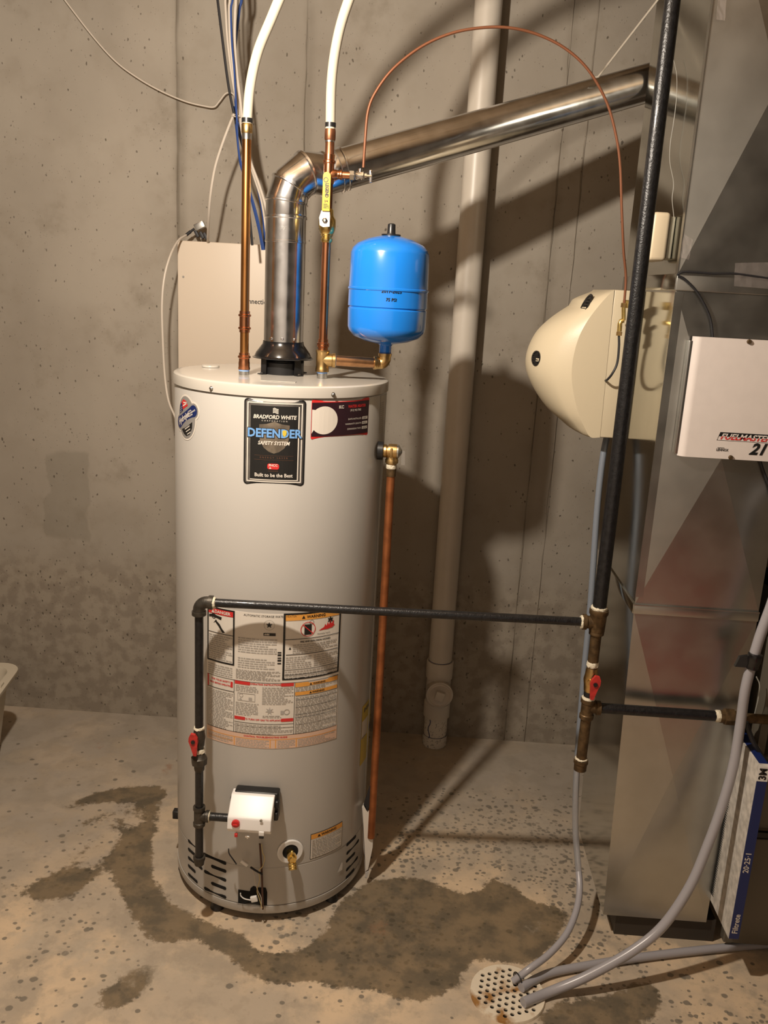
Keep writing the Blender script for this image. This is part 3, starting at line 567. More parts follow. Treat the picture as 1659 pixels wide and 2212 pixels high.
hp.poly(b, [(.152, .860), (.168, .868), (.171, .876), (.175, .870), (.178, .880), (.182, .872), (.186, .884), (.190, .874), (.197, .884), (.196, .872), (.200, .869), (.192, .863), (.178, .861)], E2)
obj('red_print', b, M['redp'], st, smooth=False)
b = MB(); hp.text(b, 'DANGER', -.100, .9005, .0115, E4, bold=.0003); hp.poly(b, [(-.1285, .9055), (-.1335, .896), (-.1235, .896)], E4); hp.text(b, 'AHRI', .019, .8568, .0055, E3, bold=.0003); obj('white_lettering', b, M['paper'], st, smooth=False)
b = MB(); hp.rect(b, .0655, .894, .2135, .909, E2); hp.rect(b, .0945, .7095, .130, .7215, E2); hp.rect(b, .186, .7095, .216, .7215, E2); hp.rect(b, .130, .7105, .186, .7185, E2); hp.rect(b, .0945, .686, .216, .6955, E2)
for a in (-.064, .032, .046, .1): hp.rect(b, a, .538, a+.0022, .562, E2)
hp.rect(b, -.147, .5615, .218, .563, E2); hp.rect(b, -.145, .549, -.066, .5502, E2); obj('orange_print', b, M['orp'], st, smooth=False)
b = MB()
for a0, b0, a1, b1, dz in ((-.142, .768, -.071, .838, .0058), (-.145, .728, -.07, .756, .006), (-.055, .800, .045, .845, .0062), (-.055, .762, .040, .79, .0062), (-.060, .7285, .055, .756, .0031), (.085, .805, .212, .829, .0052), (.068, .763, .135, .796, .0056),
                           (.142, .763, .212, .796, .0056), (.067, .735, .213, .757, .006), (-.144, .578, -.068, .684, .0045), (-.060, .627, .002, .664, .0047), (-.060, .694, .0, .711, .0045), (.010, .660, .090, .712, .0046), (.012, .625, .06, .632, .004), (-.062, .578, .091, .604, .0046),
                           (.096, .578, .215, .681, .0042), (.096, .697, .215, .709, .0045), (-.143, .54, -.068, .56, .005), (-.058, .539, .03, .56, .0045), (.052, .539, .098, .56, .0045), (.106, .539, .214, .56, .0045)): hp.lines(b, a0, b0, a1, b1, dz, E2)
hp.frame(b, -.055, .668, -.008, .690, .0014, E2); hp.circ(b, -.045, .683, .0055, E2, 14, .0042); hp.circ(b, -.0465, .672, .003, E2, 10); hp.rect(b, -.025, .672, -.016, .679, E2); hp.poly(b, star(.03, .644, .012, 7, .35), E2); hp.circ(b, .074, .641, .008, E2, 14, .006); hp.rect(b, .058, .634, .066, .645, E2)
obj('fine_print', b, M['inkg'], st, smooth=False, kind='stuff')
# ---- small stickers
def warn_sticker(a0, b0, a1, b1):
    st = obj('warning_sticker', (lambda b: (hp.rect(b, a0, b0, a1, b1, E0), b)[1])(MB()), M['ink'], H, smooth=False, label='small white warning sticker with orange header near the base')
    b = MB(); hp.rect(b, a0+.0015, b0+.0015, a1-.0015, b1-.0015, E1); obj('white_field', b, M['paper'], st, smooth=False)
    b = MB(); hp.rect(b, a0+.0015, b1-.016, a1-.0015, b1-.0015, E2); obj('orange_header', b, M['orp'], st, smooth=False)
    b = MB(); hp.text(b, 'WARNING', (a0+a1)/2+.004, b1-.009, .0105, E3, bold=.0003); c = (a0+a1)/2-.029; hp.poly(b, [(c, b1-.0045), (c-.005, b1-.013), (c+.005, b1-.013)], E3); obj('black_lettering', b, M['ink'], st, smooth=False)
    b = MB(); hp.lines(b, a0+.005, b0+.004, a1-.005, b1-.018, .0052, E3); obj('fine_print', b, M['inkg'], st, smooth=False, kind='stuff')
warn_sticker(.151, .183, .260, .262)
st = obj('energy_sticker', (lambda b: (hp.rect(b, .338, .396, .44, .583, E0), b)[1])(MB()), M['ylp'], H, smooth=False, label='yellow energy sticker on the right flank')
b = MB(); hp.rect(b, .339, .480, .385, .535, E1); obj('white_panel', b, M['paper'], st, smooth=False)
b = MB(); hp.text(b, 'ENERGY', .378, .565, .016, E1, bold=.0004); hp.rect(b, .405, .472, .435, .492, E1); hp.rect(b, .342, .481, .372, .4835, E2); obj('black_print', b, M['ink'], st, smooth=False)
st = obj('rating_sticker', (lambda b: (hp.rect(b, .356, 1.352, .394, 1.451, E0), b)[1])(MB()), mat('pale_label', (.56, .53, .47), .4), H, smooth=False, label='pale narrow sticker near the right edge')
b = MB(); hp.lines(b, .359, 1.355, .391, 1.435, .0055, E1); obj('fine_print', b, M['inkg'], st, smooth=False, kind='stuff')
# ---- drain valve
s, z = cyl(630, 1838); s -= .004
Dv = thing('drain_valve', 'small brass drain valve in a white collar near the base of the water heater', 'valve', hcyl(s, z, 0))
n0 = (hcyl(s, z, 1)-hcyl(s, z, 0)).normalized()
b = MB(); b.lathe([(0, .036), (.002, .036), (.004, .033), (.003, .022)], hcyl(s, z, .0004), n0, 32, caps=False); obj('collar', b, M['whitep'], Dv)
b = MB(); b.lathe([(.001, .0), (.0015, .021)], hcyl(s, z, .0004), n0, 24, caps=False); obj('hole', b, M['dark'], Dv)
p = hcyl(s, z-.002, .0); b = MB(); b.lathe([(0, .011), (.02, .011), (.02, .013), (.03, .013), (.03, .0095), (.04, .009)], p, n0, 16); obj('valve_body', b, M['brassy'], Dv)
d2 = (n0+Vector((0, 0, -1.3))).normalized(); q = p+n0*.024+Vector((0, 0, -.002)); b = MB(); b.lathe([(0, .010), (.014, .010), (.014, .012), (.017, .012), (.019, .0105), (.022, .012), (.025, .0105), (.028, .012), (.031, .0105), (.031, .0065), (.02, .006)], q, d2, 18, caps=False); obj('hose_thread', b, M['brassy'], Dv)
b = MB(); b.box(q+Vector((-.003, -.004, .006)), q+Vector((.003, .002, .022)), .001); obj('key', b, M['brassy'], Dv)
# ---- manual sleeve
P = lambda u, v: aty(u, v, 2.24)
G = thing('manual_packet', 'folded paper manual in a plastic sleeve low on the right side of the water heater', 'manual', P(795, 1888))
b = MB(); b.prism([P(783, 1746), P(789, 1740), P(794, 1756), P(804, 1738), P(806, 1775), P(805, 1830), P(795, 1878), P(790, 1882), P(785, 1830)], (0, .025, 0)); obj('booklet', b, M['paper'], G, smooth=False)
b = MB(); b.prism([P(792, 1752), P(801, 1738), P(806, 1688), P(798, 1700), P(785, 1738)], (.002, .02, 0)); obj('sleeve_flap', b, M['kcab'], G, smooth=False)
b = MB(); b.prism([P(782, 1745), P(783, 1745), P(790, 1884), P(797, 1882), P(793, 1896), P(789, 1895)], (0, .012, 0)); obj('sleeve_edge', b, M['paperg'], G, smooth=False)

# ------------------------------------------------------------------ copper risers
RC = .0111
def bead(mb, prof, p, d=(0, 0, 1), n=20): mb.lathe(prof, p, d, n)
def coupling(name, z0, z1, x, y, m, parent, r=.0132, beads=2):
    b = MB(); L = z1-z0; pr = [(0, r)]
    for i in range(beads):
        c = L*(.2+.6*i/(max(1, beads-1))) if beads > 1 else L*.55
        pr += [(c-.0035, r), (c-.002, r+.0028), (c+.002, r+.0028), (c+.0035, r)]
    pr.append((L, r)); pr = [(0, RC-.001)]+pr+[(L, RC-.001)]; b.lathe(pr, (x, y, z0), (0, 0, 1), 22, caps=False); return obj(name, b, m, parent)
x, y = -.451, 2.25
Z = lambda v, yy, u=530: aty(u, v, yy)[2]
R1 = thing('copper_riser', 'left copper water riser on the water heater, without a valve', 'pipe', (x, y, 1.486), 'copper water risers')
b = MB(); b.lathe([(0, .0135), (.022, .0135)], (x, y, 1.4855), (0, 0, 1), 20); o = obj('nipple', b, M['steel'], R1)
z0 = Z(798, y); b = MB(); b.lathe([(-.004, .0138), (.002, .0138)], (x, y, z0), (0, 0, 1), 20); obj('blue_liner', b, mat('blue_liner', (.25, .45, .9), .3), R1)
b = MB(); b.lathe([(0, .0125), (0, .0150), (.006, .0150), (.006, .0142), (.018, .0142), (.021, .0135), (.028, .0135), (.030, .0162), (.034, .0162), (.036, .0132), (.042, .0132), (.042, .011)], (x, y, z0), (0, 0, 1), 22, caps=False); obj('adapter', b, M['cop'], R1)
b = MB(); b.lathe([(0, RC), (Z(290, y)-z0-.03, RC)], (x, y, z0+.03), (0, 0, 1), 22); obj('copper_pipe', b, M['cop_l'], R1)
coupling('coupling', Z(718, y), Z(672, y), x, y, M['cop'], R1)
zt = Z(290, y); b = MB(); b.lathe([(-.012, RC), (-.012, .0118), (0, .0122), (.002, .0126)], (x, y, zt), (0, 0, 1), 20, caps=False); obj('solder_joint', b, M['steel'], R1)
b = MB(); b.lathe([(0, .0118), (.004, .0135), (.022, .0135), (.024, .012)], (x, y, zt), (0, 0, 1), 20); obj('pex_adapter', b, M['brass'], R1)
b = MB(); b.lathe([(0, .0132), (.010, .0132)], (x, y, zt+.026), (0, 0, 1), 20); obj('crimp_ring', b, M['black'], R1)
zp = zt+.024
def pex(label, pts):
    tag(obj('pex_pipe', (lambda b: (b.tube(spline(pts, 10), .0118, 18), b)[1])(MB()), M['pex'], loc=pts[0]), label, 'pipe', 'white plastic water pipes above the heater')
pex('left white plastic water pipe curving up from the left copper riser', [Vector((x, y, zp)), aty(540, 190, 2.25), aty(556, 115, 2.24), aty(584, 45, 2.22), aty(622, -40, 2.19), aty(690, -150, 2.12), aty(800, -250, 2.02), aty(960, -330, 1.9)])
# right riser with valve
x, y = -.252, 2.27
R2 = thing('copper_riser', 'right copper water riser on the water heater, with a yellow lever valve', 'pipe', (x, y, 1.486), 'copper water risers')
Zr = lambda v: aty(702, v, y)[2]
b = MB(); b.lathe([(0, .0135), (.02, .0135)], (x, y, 1.4855), (0, 0, 1), 20); obj('nipple', b, M['steel'], R2)
zt0, zt1 = Zr(803), Zr(756)
b = MB(); b.lathe([(-.004, .0138), (.002, .0138)], (x, y, zt0), (0, 0, 1), 20); obj('blue_liner', b, mat('blue_liner_b', (.25, .45, .9), .3), R2)
b = MB(); b.lathe([(0, .013), (0, .0175), (.008, .0175), (.010, .0165), (zt1-zt0-.008, .0165), (zt1-zt0-.006, .0178), (zt1-zt0, .0178), (zt1-zt0, .012)], (x, y, zt0), (0, 0, 1), 24, caps=False)
zm = Zr(778); dirT = Vector((1, .10, -.0)).normalized()
b.lathe([(0, .0165), (.024, .0168), (.026, .0185), (.033, .0185)], (x, y, zm), dirT, 24); obj('brass_tee', b, M['brass'], R2)
zc0, zc1 = zt1, Zr(733)
b = MB(); b.lathe([(0, .013), (.006, .0132), (.008, .0158), (.012, .0158), (.014, .0132), (zc1-zc0-.016, .0132), (zc1-zc0-.014, .0158), (zc1-zc0-.010, .0158), (zc1-zc0-.008, .0132), (zc1-zc0, .0132)], (x, y, zc0), (0, 0, 1), 22); obj('coupling', b, M['cop'], R2)
b = MB(); b.lathe([(0, RC), (Zr(500)-zc1, RC)], (x, y, zc1), (0, 0, 1), 22); obj('copper_pipe', b, M['cop'], R2)
zv0, zv1 = Zr(520), Zr(452); zv = Zr(478)
b = MB(); b.lathe([(-.004, .0128), (0, .0150), (.005, .0150), (.007, .0130), (.010, .0130), (.012, .0152), (.016, .0152), (.018, .017), (.026, .0200), (.034, .0212), (.050, .0212), (.058, .0165), (.062, .015), (.072, .0145), (.076, .0125)], (x, y, zv0), (0, 0, 1), 8+12); obj('valve_body', b, M['brassy'], R2)
b = MB(); b.lathe([(0, .009), (.030, .008)], (x, y, zv), (0, -1, 0), 14); obj('valve_stem', b, M['brass'], R2)
yh = y-.032
b = MB(); b.prism([(x-.014, yh, zv-.012), (x-.006, yh, zv-.016), (x+.010, yh, zv-.014), (x+.011, yh, zv+.01), (x+.009, yh-.001, zv+.022), (x-.011, yh-.001, zv+.022), (x-.016, yh, zv+.006)], (0, -.003, 0)); lv = obj('lever', b, mat('lever_steel', (.62, .6, .57), .45, .8), R2, smooth=False)
b = MB(); b.lathe([(0, .0068), (.004, .0068), (.0045, .0055), (.007, .003)], (x-.002, yh-.003, zv), (0, -1, 0), 6); obj('nut', b, M['steel'], lv)
hb, ht = aty(703, 456, yh)[2], aty(703, 372, yh)[2]; hw = .0092; hx = x+.0
b = MB(); o2 = [(hx-hw, hb), (hx+hw, hb)]+[(hx+hw*math.cos(t), ht-hw+hw*math.sin(t)) for t in np.linspace(0, PI, 10)]
b.prism([(px, yh-.003, pz) for px, pz in o2], (0, -.006, 0)); hd = obj('lever_grip', b, M['yel'], R2, smooth=False, label='yellow vinyl lever grip')
vp = Print(lambda a, bb, e: Vector((hx+a, yh-.009-e, hb+bb)))
b = MB(); vp.text(b, 'LEGEND', .001, .047, .011, E0, rot=-PI/2, bold=.0006, xs=.8); vp.circ(b, -.002, .071, .006, E0, 14, .0042); vp.text(b, '3/4', 0, .022, .007, E0, bold=.0002); vp.lines(b, -.006, .006, .007, .017, .004, E0); obj('lettering', b, M['ink'], hd, smooth=False)
# upper tee and side tap
zT = Zr(376)
b = MB(); b.lathe([(0, RC), (Zr(395)-zv1, RC)], (x, y, zv1-.002), (0, 0, 1), 20); obj('copper_pipe', b, M['cop_d'], R2)
b = MB(); b.lathe([(-.022, .0128), (-.020, .013), (.024, .013), (.026, .0155), (.031, .0155), (.033, .013), (.045, .013)], (x, y, zT), (0, 0, 1), 22)
b.lathe([(0, .0118), (.018, .0118), (.020, .0105), (.026, .0105), (.028, .0118), (.032, .0118), (.034, .0085), (.055, .0085)], (x, y, zT), (1, 0, 0), 18); obj('copper_tee', b, M['cop'], R2)
b = MB(); b.lathe([(0, RC), (Zr(305)-zT-.04, RC)], (x, y, zT+.04), (0, 0, 1), 20); obj('copper_pipe', b, M['cop_d'], R2)
zt = Zr(305); b = MB(); b.lathe([(-.002, RC), (-.002, .0122), (.003, .0122), (.004, .0116)], (x, y, zt), (0, 0, 1), 20, caps=False); obj('solder_joint', b, M['steel'], R2)
b = MB(); b.lathe([(0, .0125), (.004, .0135), (.020, .0135), (.026, .0125)], (x, y, zt+.002), (0, 0, 1), 20); obj('pex_adapter', b, M['cop_d'], R2)
b = MB(); b.lathe([(0, .0132), (.010, .0132)], (x, y, zt+.032), (0, 0, 1), 20); obj('crimp_ring', b, M['black'], R2)
pex('right white plastic water pipe curving up above the yellow lever valve', [Vector((x, y, zt+.026)), aty(716, 180, 2.265), aty(726, 100, 2.25), aty(745, 25, 2.23), aty(780, -60, 2.2), aty(840, -150, 2.13), aty(940, -230, 2.03), aty(1090, -300, 1.9)])
xs_ = x+.055
V = thing('saddle_valve', 'small chrome needle valve on the side stub feeding the thin copper line', 'valve', (xs_, y, zT))
b = MB(); b.lathe([(0, .0085), (.001, .0115), (.011, .0115), (.012, .009)], (xs_-.004, y, zT), (1, 0, 0), 6); obj('compression_nut', b, M['steel'], V, smooth=False)
b = MB(); b.lathe([(0, .008), (.003, .0105), (.020, .0105), (.023, .007), (.028, .007)], (xs_+.010, y, zT), (1, 0, 0), 8); b.lathe([(0, .006), (.016, .005)], (xs_+.022, y, zT), (0, 0, 1), 10); obj('valve_body', b, M['chrome'], V)
b = MB(); b.lathe([(0, .004), (.014, .004)], (xs_+.036, y, zT), (1, 0, 0), 8); b.box((xs_+.044, y-.003, zT-.015), (xs_+.052, y+.003, zT+.015), .002); obj('wing_knob', b, M['chrome'], V)
# expansion tank
TX, TY = -.093, 2.30
q0 = Vector((x, y, zm))+dirT*.030; EZ = aty(828, 785, TY)[2]
N_ = thing('brass_nipple', 'horizontal copper pipe and brass elbow carrying the blue tank', 'pipe', q0)
q1 = Vector((TX-.012, TY-.002, EZ)); d = (q1-q0)
b = MB(); b.lathe([(0, .0136), (d.length*.62, .0136), (d.length*.86, .0125), (d.length, .0125)], q0, d, 20); obj('nipple', b, M['cop_d'] if 0 else mat('bronze_pipe', (.55, .30, .15), .3, 1, noise=.3, nscale=40), N_)
b = MB(); b.lathe([(0, .0185), (.002, .0150)], q0+d.normalized()*.002, d, 20); obj('thread_tape', b, M['whitep'], N_)
b = MB(); b.lathe([(-.004, .0135), (-.004, .0172), (.002, .0172), (.004, .016), (.006, .016)], q1-d.normalized()*.012, d, 20)
eb = arcpts(Vector((TX-.012, TY, EZ+.012)), -PI/2, 0, .012, (1, 0, 0), (0, 0, 1), 6); b.tube([q1-d.normalized()*.008]+eb+[Vector((TX, TY, EZ+.026))], .0158, 20)
b.lathe([(0, .0175), (.007, .0175)], (TX, TY, EZ+.019), (0, 0, 1), 20); obj('elbow', b, M['brass'], N_)
T = thing('expansion_tank', 'blue steel expansion tank standing above the brass elbow beside the water heater', 'tank', (TX, TY, EZ+.026))
zb, zt_ = aty(840, 742, TY)[2], aty(843, 508, TY)[2]; hh = zt_-zb; RT_ = .101
b = MB(); pr = [(-.022, .0155), (-.006, .0155), (-.002, .019), (.0, .03), (.006, .058), (.016, .084), (.030, .097), (.040, RT_-.001), (.040+.045, RT_), (.0875, RT_-.0022), (.0895, RT_-.0022), (.092, RT_+.0004), (.131, RT_), (.133, RT_+.002), (.137, RT_+.002), (.139, RT_), (.17, RT_-.001), (hh-.045, RT_-.002), (hh-.034, RT_-.006), (hh-.022, .083), (hh-.010, .056), (hh-.002, .025), (hh, 0)]
b.lathe(pr, (TX, TY, zb), (0, 0, 1), 72, caps=False); tk = obj('shell', b, M['blue'], T)
b = MB(); b.lathe([(-.003, .024), (.002, .024), (.002, .012), (.005, .0105), (.026, .0095), (.028, .006)], (TX, TY, zt_), (0, 0, 1), 12); obj('air_valve_cap', b, M['black'], T)
b = MB(); b.lathe([(0, .0155), (.03, .0155)], (TX, TY, EZ+.022), (0, 0, 1), 18); obj('neck', b, mat('dark_blue', (.01, .1, .4), .3), T)
def tkmap(a, bb, e):
    t = a/RT_; R = RT_+.0006+e; return Vector((TX+R*math.sin(t), TY-R*math.cos(t), bb))
tp = Print(tkmap); b = MB(); zz = aty(850, 630, TY-.1)[2]
tp.text(b, '2017-2025', .012, zz, .0115, .001, bold=.0002, shear=.1); tp.text(b, '75 PSI', .012, zz-.020, .0105, .001, bold=.0002, shear=.1); obj('marker_writing', b, M['ink'], T, smooth=False)
# thin copper feed line
hyy = 2.185
arc = [(785, 362, 2.27), (789, 300, 2.27), (795, 240, 2.27), (812, 198, 2.27), (850, 148, 2.27), (910, 101, 2.275), (975, 72, 2.28), (1040, 60, 2.285), (1100, 60, 2.29), (1160, 74, 2.30), (1220, 104, 2.305), (1270, 150, 2.31), (1308, 215, 2.32), (1328, 280, 2.325), (1339, 350, 2.33), (1343, 450, 2.335), (1347, 540, 2.34), (1352, 600, 2.345), (1348, 660, 2.345)]
pts = spline([aty(*a) for a in arc], 6)
tag(obj('copper_tube', (lambda b: (b.tube(pts, .0034, 10), b)[1])(MB()), mat('thin_copper', (.20, .075, .035), .5, .4), loc=pts[0]), 'thin copper tube arching from the chrome needle valve over to the humidifier', 'tube')
# relief valve and discharge pipe
vx = HX+HR
V = thing('relief_valve', 'brass relief valve screwed into the right side of the water heater', 'valve', (vx, 2.30, 1.30))
vy = 2.245; zc = aty(848, 975, vy)[2]; vx = aty(829, 975, vy).x
b = MB(); b.lathe([(-.01, .024), (.004, .024), (.006, .016)], (vx-.006, vy, zc), (1, 0, 0), 24); obj('gasket', b, M['black'], V)
b = MB(); b.lathe([(-.004, .012), (-.004, .0165), (.006, .0175), (.008, .015), (.012, .015), (.012, .019), (.020, .0195), (.034, .0195), (.036, .016)], (vx, vy, zc), (1, 0, 0), 24); b.lathe([(0, .015), (.018, .015), (.022, .0172), (.030, .0172), (.032, .014), (.036, .013)], (vx+.022, vy, zc), (0, 0, -1), 20); b.box((vx+.017, vy-.022, zc-.014), (vx+.023, vy-.016, zc+.012), .001); obj('valve_body', b, M['brass'], V)
b = MB(); b.lathe([(0, .0185), (.004, .0185), (.010, .010), (.014, .004)], (vx+.034, vy, zc), (1, 0, 0), 20); obj('bonnet', b, M['steel'], V)
b = MB(); b.prism([(vx+.046, vy, zc+.004), (vx+.055, vy, zc+.004), (vx+.057, vy, zc-.034), (vx+.047, vy, zc-.034)], (0, -.002, 0)); obj('test_lever', b, M['steel'], V, smooth=False)
px_ = vx+.022; b = MB(); zc2 = zc-.034
P2 = thing('discharge_pipe', 'long vertical copper discharge pipe hanging from the relief valve', 'pipe', (px_, vy, .16))
b.lathe([(0, RC), (zc2-.16, RC)], (px_, vy, .16), (0, 0, 1), 20); obj('copper_pipe', b, M['cop_o'], P2)
b = MB(); b.lathe([(0, .0125), (.02, .0135), (.034, .0125)], (px_, vy, zc2-.032), (0, 0, 1), 16); obj('adapter', b, M['rust'], P2)
b = MB(); b.lathe([(0, .012), (.004, .0142), (.014, .0135), (.018, .0125)], (px_, vy, zc2-.014), (0, 0, 1), 16); obj('thread_compound', b, M['dope'], P2)

# ------------------------------------------------------------------ flue
F = thing('flue_pipe', 'shiny galvanized vent pipe rising from the draft hood and sloping right to the duct', 'vent pipe', (HX, HY, zh+.04))
RF = .0515; zf0 = zh+.040; zf1 = aty(620, 470, HY)[2]; zf2 = aty(620, 525, HY)[2]
b = MB(); b.lathe([(0, RF), (zf2-zf0, RF), (zf2-zf0+.001, RF+.0016), (zf2-zf0+.005, RF+.0016), (zf2-zf0+.006, RF)], (HX, HY, zf0), (0, 0, 1), 56, caps=False); fp = obj('lower_section', b, M['galv'], F)
b = MB(); b.lathe([(0, RF+.0005), (zf1-zf2-.008, RF+.0005), (zf1-zf2-.006, RF+.003), (zf1-zf2-.001, RF+.003), (zf1-zf2, RF+.0005)], (HX, HY, zf2+.004), (0, 0, 1), 56, caps=False); obj('upper_section', b, M['galv'], F)
vp_ = Print(lambda a, bb, e: Vector((HX+(RF+.001+e)*math.sin(a/RF), HY-(RF+.001+e)*math.cos(a/RF), bb)))
b = MB(); vp_.text(b, 'IPEX', .004, zf1-.030, .016, E0, bold=-.0004, shear=.3); obj('stamped_letters', b, M['steel'], F, smooth=False)
for u, v in ((590, 736), (610, 738), (636, 738)):
    pass
for a in (-.5, .1, .75):
    nn = Vector((math.sin(a), -math.cos(a), 0)); b = MB(); b.lathe([(-.001, .004), (.002, .004), (.004, .0025)], Vector((HX, HY, zf0+.012))+nn*RF, nn, 8); obj('screw', b, M['chrome'], F)
E_ = Vector((.66, 2.75, 2.343)); Aend = aty(735, 367, 2.40); dirF = (E_-Aend).normalized()
# adjustable elbow: gores between vertical axis point and the sloped run
A0 = Vector((HX, HY, zf1+.004)); ctrl = [A0, A0+Vector((0, 0, .035)), A0+Vector((.010, .004, .072)), A0+Vector((.045, .018, .108)), Aend-dirF*.045, Aend-dirF*.005]
P_ = spline(ctrl, 4)
gor = [0, 4, 8, 12, 16, 20]
for g0, g1 in zip(gor[:-1], gor[1:]):
    seg = [P_[g0], P_[g1]]; pa, pb = seg; dd = (pb-pa); L = dd.length
    ta = (P_[min(g0+1, 20)]-P_[max(g0-1, 0)]).normalized(); tb = (P_[min(g1+1, 20)]-P_[max(g1-1, 0)]).normalized()
    b = MB(); n = 48; side = dd.normalized().cross(Vector((0, 1, 0))).normalized(); vs = []
    fr = [(0, RF), (.1, RF+.001), (.86, RF+.0008), (.9, RF+.004), (.97, RF+.004), (1, RF+.001)]
    for t, R in fr:
        c = pa+dd*t; tg = ta.lerp(tb, t).normalized(); a_ = (Vector((0, 1, 0))-tg*tg.y).normalized(); bb_ = tg.cross(a_)
        vs += [c+a_*(R*math.cos(2*PI*k/n))+bb_*(R*math.sin(2*PI*k/n)) for k in range(n)]
    b.add(vs, [(i*n+k, i*n+(k+1) % n, (i+1)*n+(k+1) % n, (i+1)*n+k) for i in range(len(fr)-1) for k in range(n)])
    obj('elbow_gore', b, M['galv'], F)
Lr = (E_-Aend).length
b = MB(); b.lathe([(-.012, RF+.001), (.004, RF+.001), (.006, RF+.0035), (.010, RF+.0035), (.012, RF), (Lr, RF)], Aend, dirF, 56, caps=False); obj('sloped_run', b, M['galv'], F)
S0 = Aend+dirF*.0; b = MB(); sd = dirF.cross(Vector((0, 1, 0))).normalized()
# hanger strap
a_, c_ = aty(1292, 166, 2.60), aty(1440, -25, 2.58)
b = MB(); b.tube([aty(1281, 168, 2.60), a_, c_], .0030, 8)
tag(obj('hanger_strap', b, mat('strap_steel', (.5, .46, .4), .55, .6), loc=a_), 'thin metal hanger strap running from the flue pipe up to the right', 'strap')

# ------------------------------------------------------------------ wiring panel, splitter, cables
PY = 3.06
a0, b0 = aty(383, 519, PY), aty(390, 790, PY)
px0, pz1 = a0.x, a0.z; px1, pz0 = px0+.375, 1.24
Wp = thing('wiring_panel', 'cream steel wiring panel on the wall behind the flue pipe', 'panel', (px0, WY, pz0))
b = MB(); b.box((px0+.004, PY+.02, pz0), (px1-.004, WY-.001, pz1-.004)); obj('box', b, M['panel'], Wp, smooth=False)
b = MB(); b.box((px0, PY, pz0-.006), (px1, PY+.018, pz1), .003); dr = obj('door', b, M['panel'], Wp)
for u, v in ((396, 598),):
    p = aty(u, v, PY); b = MB(); b.lathe([(0, .004), (.002, .0035)], p, (0, -1, 0), 12); obj('screw', b, M['steel'], dr)
pp_ = Print(lambda a, bb, e: Vector((a, PY-e, bb)))
p = aty(519, 650, PY); b = MB(); pp_.text(b, 'Connection', p.x, p.z, .0235, .0004, align='LEFT', bold=.0004, xs=.92); obj('lettering', b, M['ink'], dr, smooth=False)
sp0 = aty(430, 495, 3.10)
Sp = thing('cable_splitter', 'small metal coaxial splitter lying on top of the wiring panel', 'splitter', (sp0.x, sp0.y, pz1))
rot = Matrix.Rotation(.5, 3, 'Y')
def rbox(c, hx_, hy_, hz_):
    bb = MB(); bb.box((-hx_, -hy_, -hz_), (hx_, hy_, hz_), .001); bb.v = [tuple(Vector(c)+rot.inverted() @ Vector(v)) for v in bb.v]; return bb
obj('splitter_body', rbox(aty(432, 488, 3.10), .017, .012, .011), M['steel'], Sp)
for u, v in ((425, 505), (436, 508), (444, 510)): obj('port', rbox(aty(u, v, 3.10), .005, .006, .012), M['kcab'], Sp)
obj('connector', (lambda b: (b.tube([aty(402, 508, 3.10), aty(412, 500, 3.1)], .0055, 10), b.tube([aty(412, 500, 3.1), aty(420, 494, 3.1)], .004, 10), b)[2])(MB()), M['kcab'], Sp)
def cable(label, pts, m, r, y=3.12, name='cable', n=6):
    q = [aty(p[0], p[1], p[2] if len(p) > 2 else y) for p in pts]
    if pts[0][1] < 0: q.insert(0, Vector((q[0].x-(.03 if pts[0][0] > 300 else .2), q[0].y, 2.845)))
    o = obj(name, (lambda b: (b.tube(spline(q, n), r, 8), b)[1])(MB()), M[m], loc=q[0]); return tag(o, label, 'cable', 'cables on the concrete wall')
cable('long white cable sagging across the bare wall from the upper left', [(110, -40), (140, 0), (200, 78), (250, 133), (300, 170), (350, 198), (400, 219), (440, 229), (462, 231), (474, 219), (488, 202), (502, 202), (511, 218), (513, 235), (505, 250)], 'wcab', .0026, 3.145)
cable('white cable hanging left of the bundle down behind the splitter', [(506, 246, 2.87), (495, 272, 2.88), (478, 318, 2.885), (464, 365, 2.89), (455, 420, 2.90), (451, 470, 2.94), (449, 512, 3.02), (449, 530, 3.10)], 'wcab', .0042)
cable('white cable looping from the splitter down beside the wiring panel', [(402, 508, 3.07), (385, 520, 3.02), (368, 552, 2.95), (355, 600, 2.92), (350, 660, 2.91), (352, 740, 2.91), (356, 810, 2.91), (364, 865, 2.90), (380, 905, 2.90), (400, 960, 2.90)], 'wcab', .0036)
cable('black cable at the left of the cable bundle', [(466, -30), (470, 0), (481, 90), (492, 175), (503, 235), (517, 290), (530, 345), (535, 420), (545, 530)], 'kcab', .0040, 2.90)
cable('pale green grey cable in the bundle beside the black one', [(485, -30), (487, 10), (491, 80), (499, 150), (508, 205), (518, 265), (532, 325), (548, 380), (566, 440), (580, 540)], 'wcab', .0034, 2.895)
cable('white cable in the bundle between two blue ones', [(495, -30), (495, 20), (498, 100), (506, 170), (514, 225), (523, 285), (538, 340), (556, 390), (572, 440), (590, 540)], 'wcab', .0036, 2.88)
cable('dark blue cable in the middle of the bundle', [(502, -30), (499, 20), (501, 90), (506, 150), (510, 220), (513, 290), (518, 340), (536, 400), (556, 470), (570, 540)], 'bcab', .0030, 2.848)
cable('thick light grey cable at the right of the bundle', [(508, -30), (508, 30), (507, 90), (512, 160), (519, 215), (526, 280), (540, 345), (560, 400), (576, 455), (592, 540)], 'wcab', .0046, 2.865)
cable('right blue cable fanning out behind the left copper riser', [(522, -30), (517, 20), (511, 70), (508, 120), (508, 200), (514, 260), (530, 320), (548, 370), (560, 420), (570, 480), (572, 540)], 'bcab', .0042, 2.91)
cable('lowest blue cable dropping to the wiring panel top', [(505, 230), (512, 290), (516, 330), (521, 360), (535, 400), (548, 450), (560, 500), (567, 540)], 'bcab', .0036, 2.92)
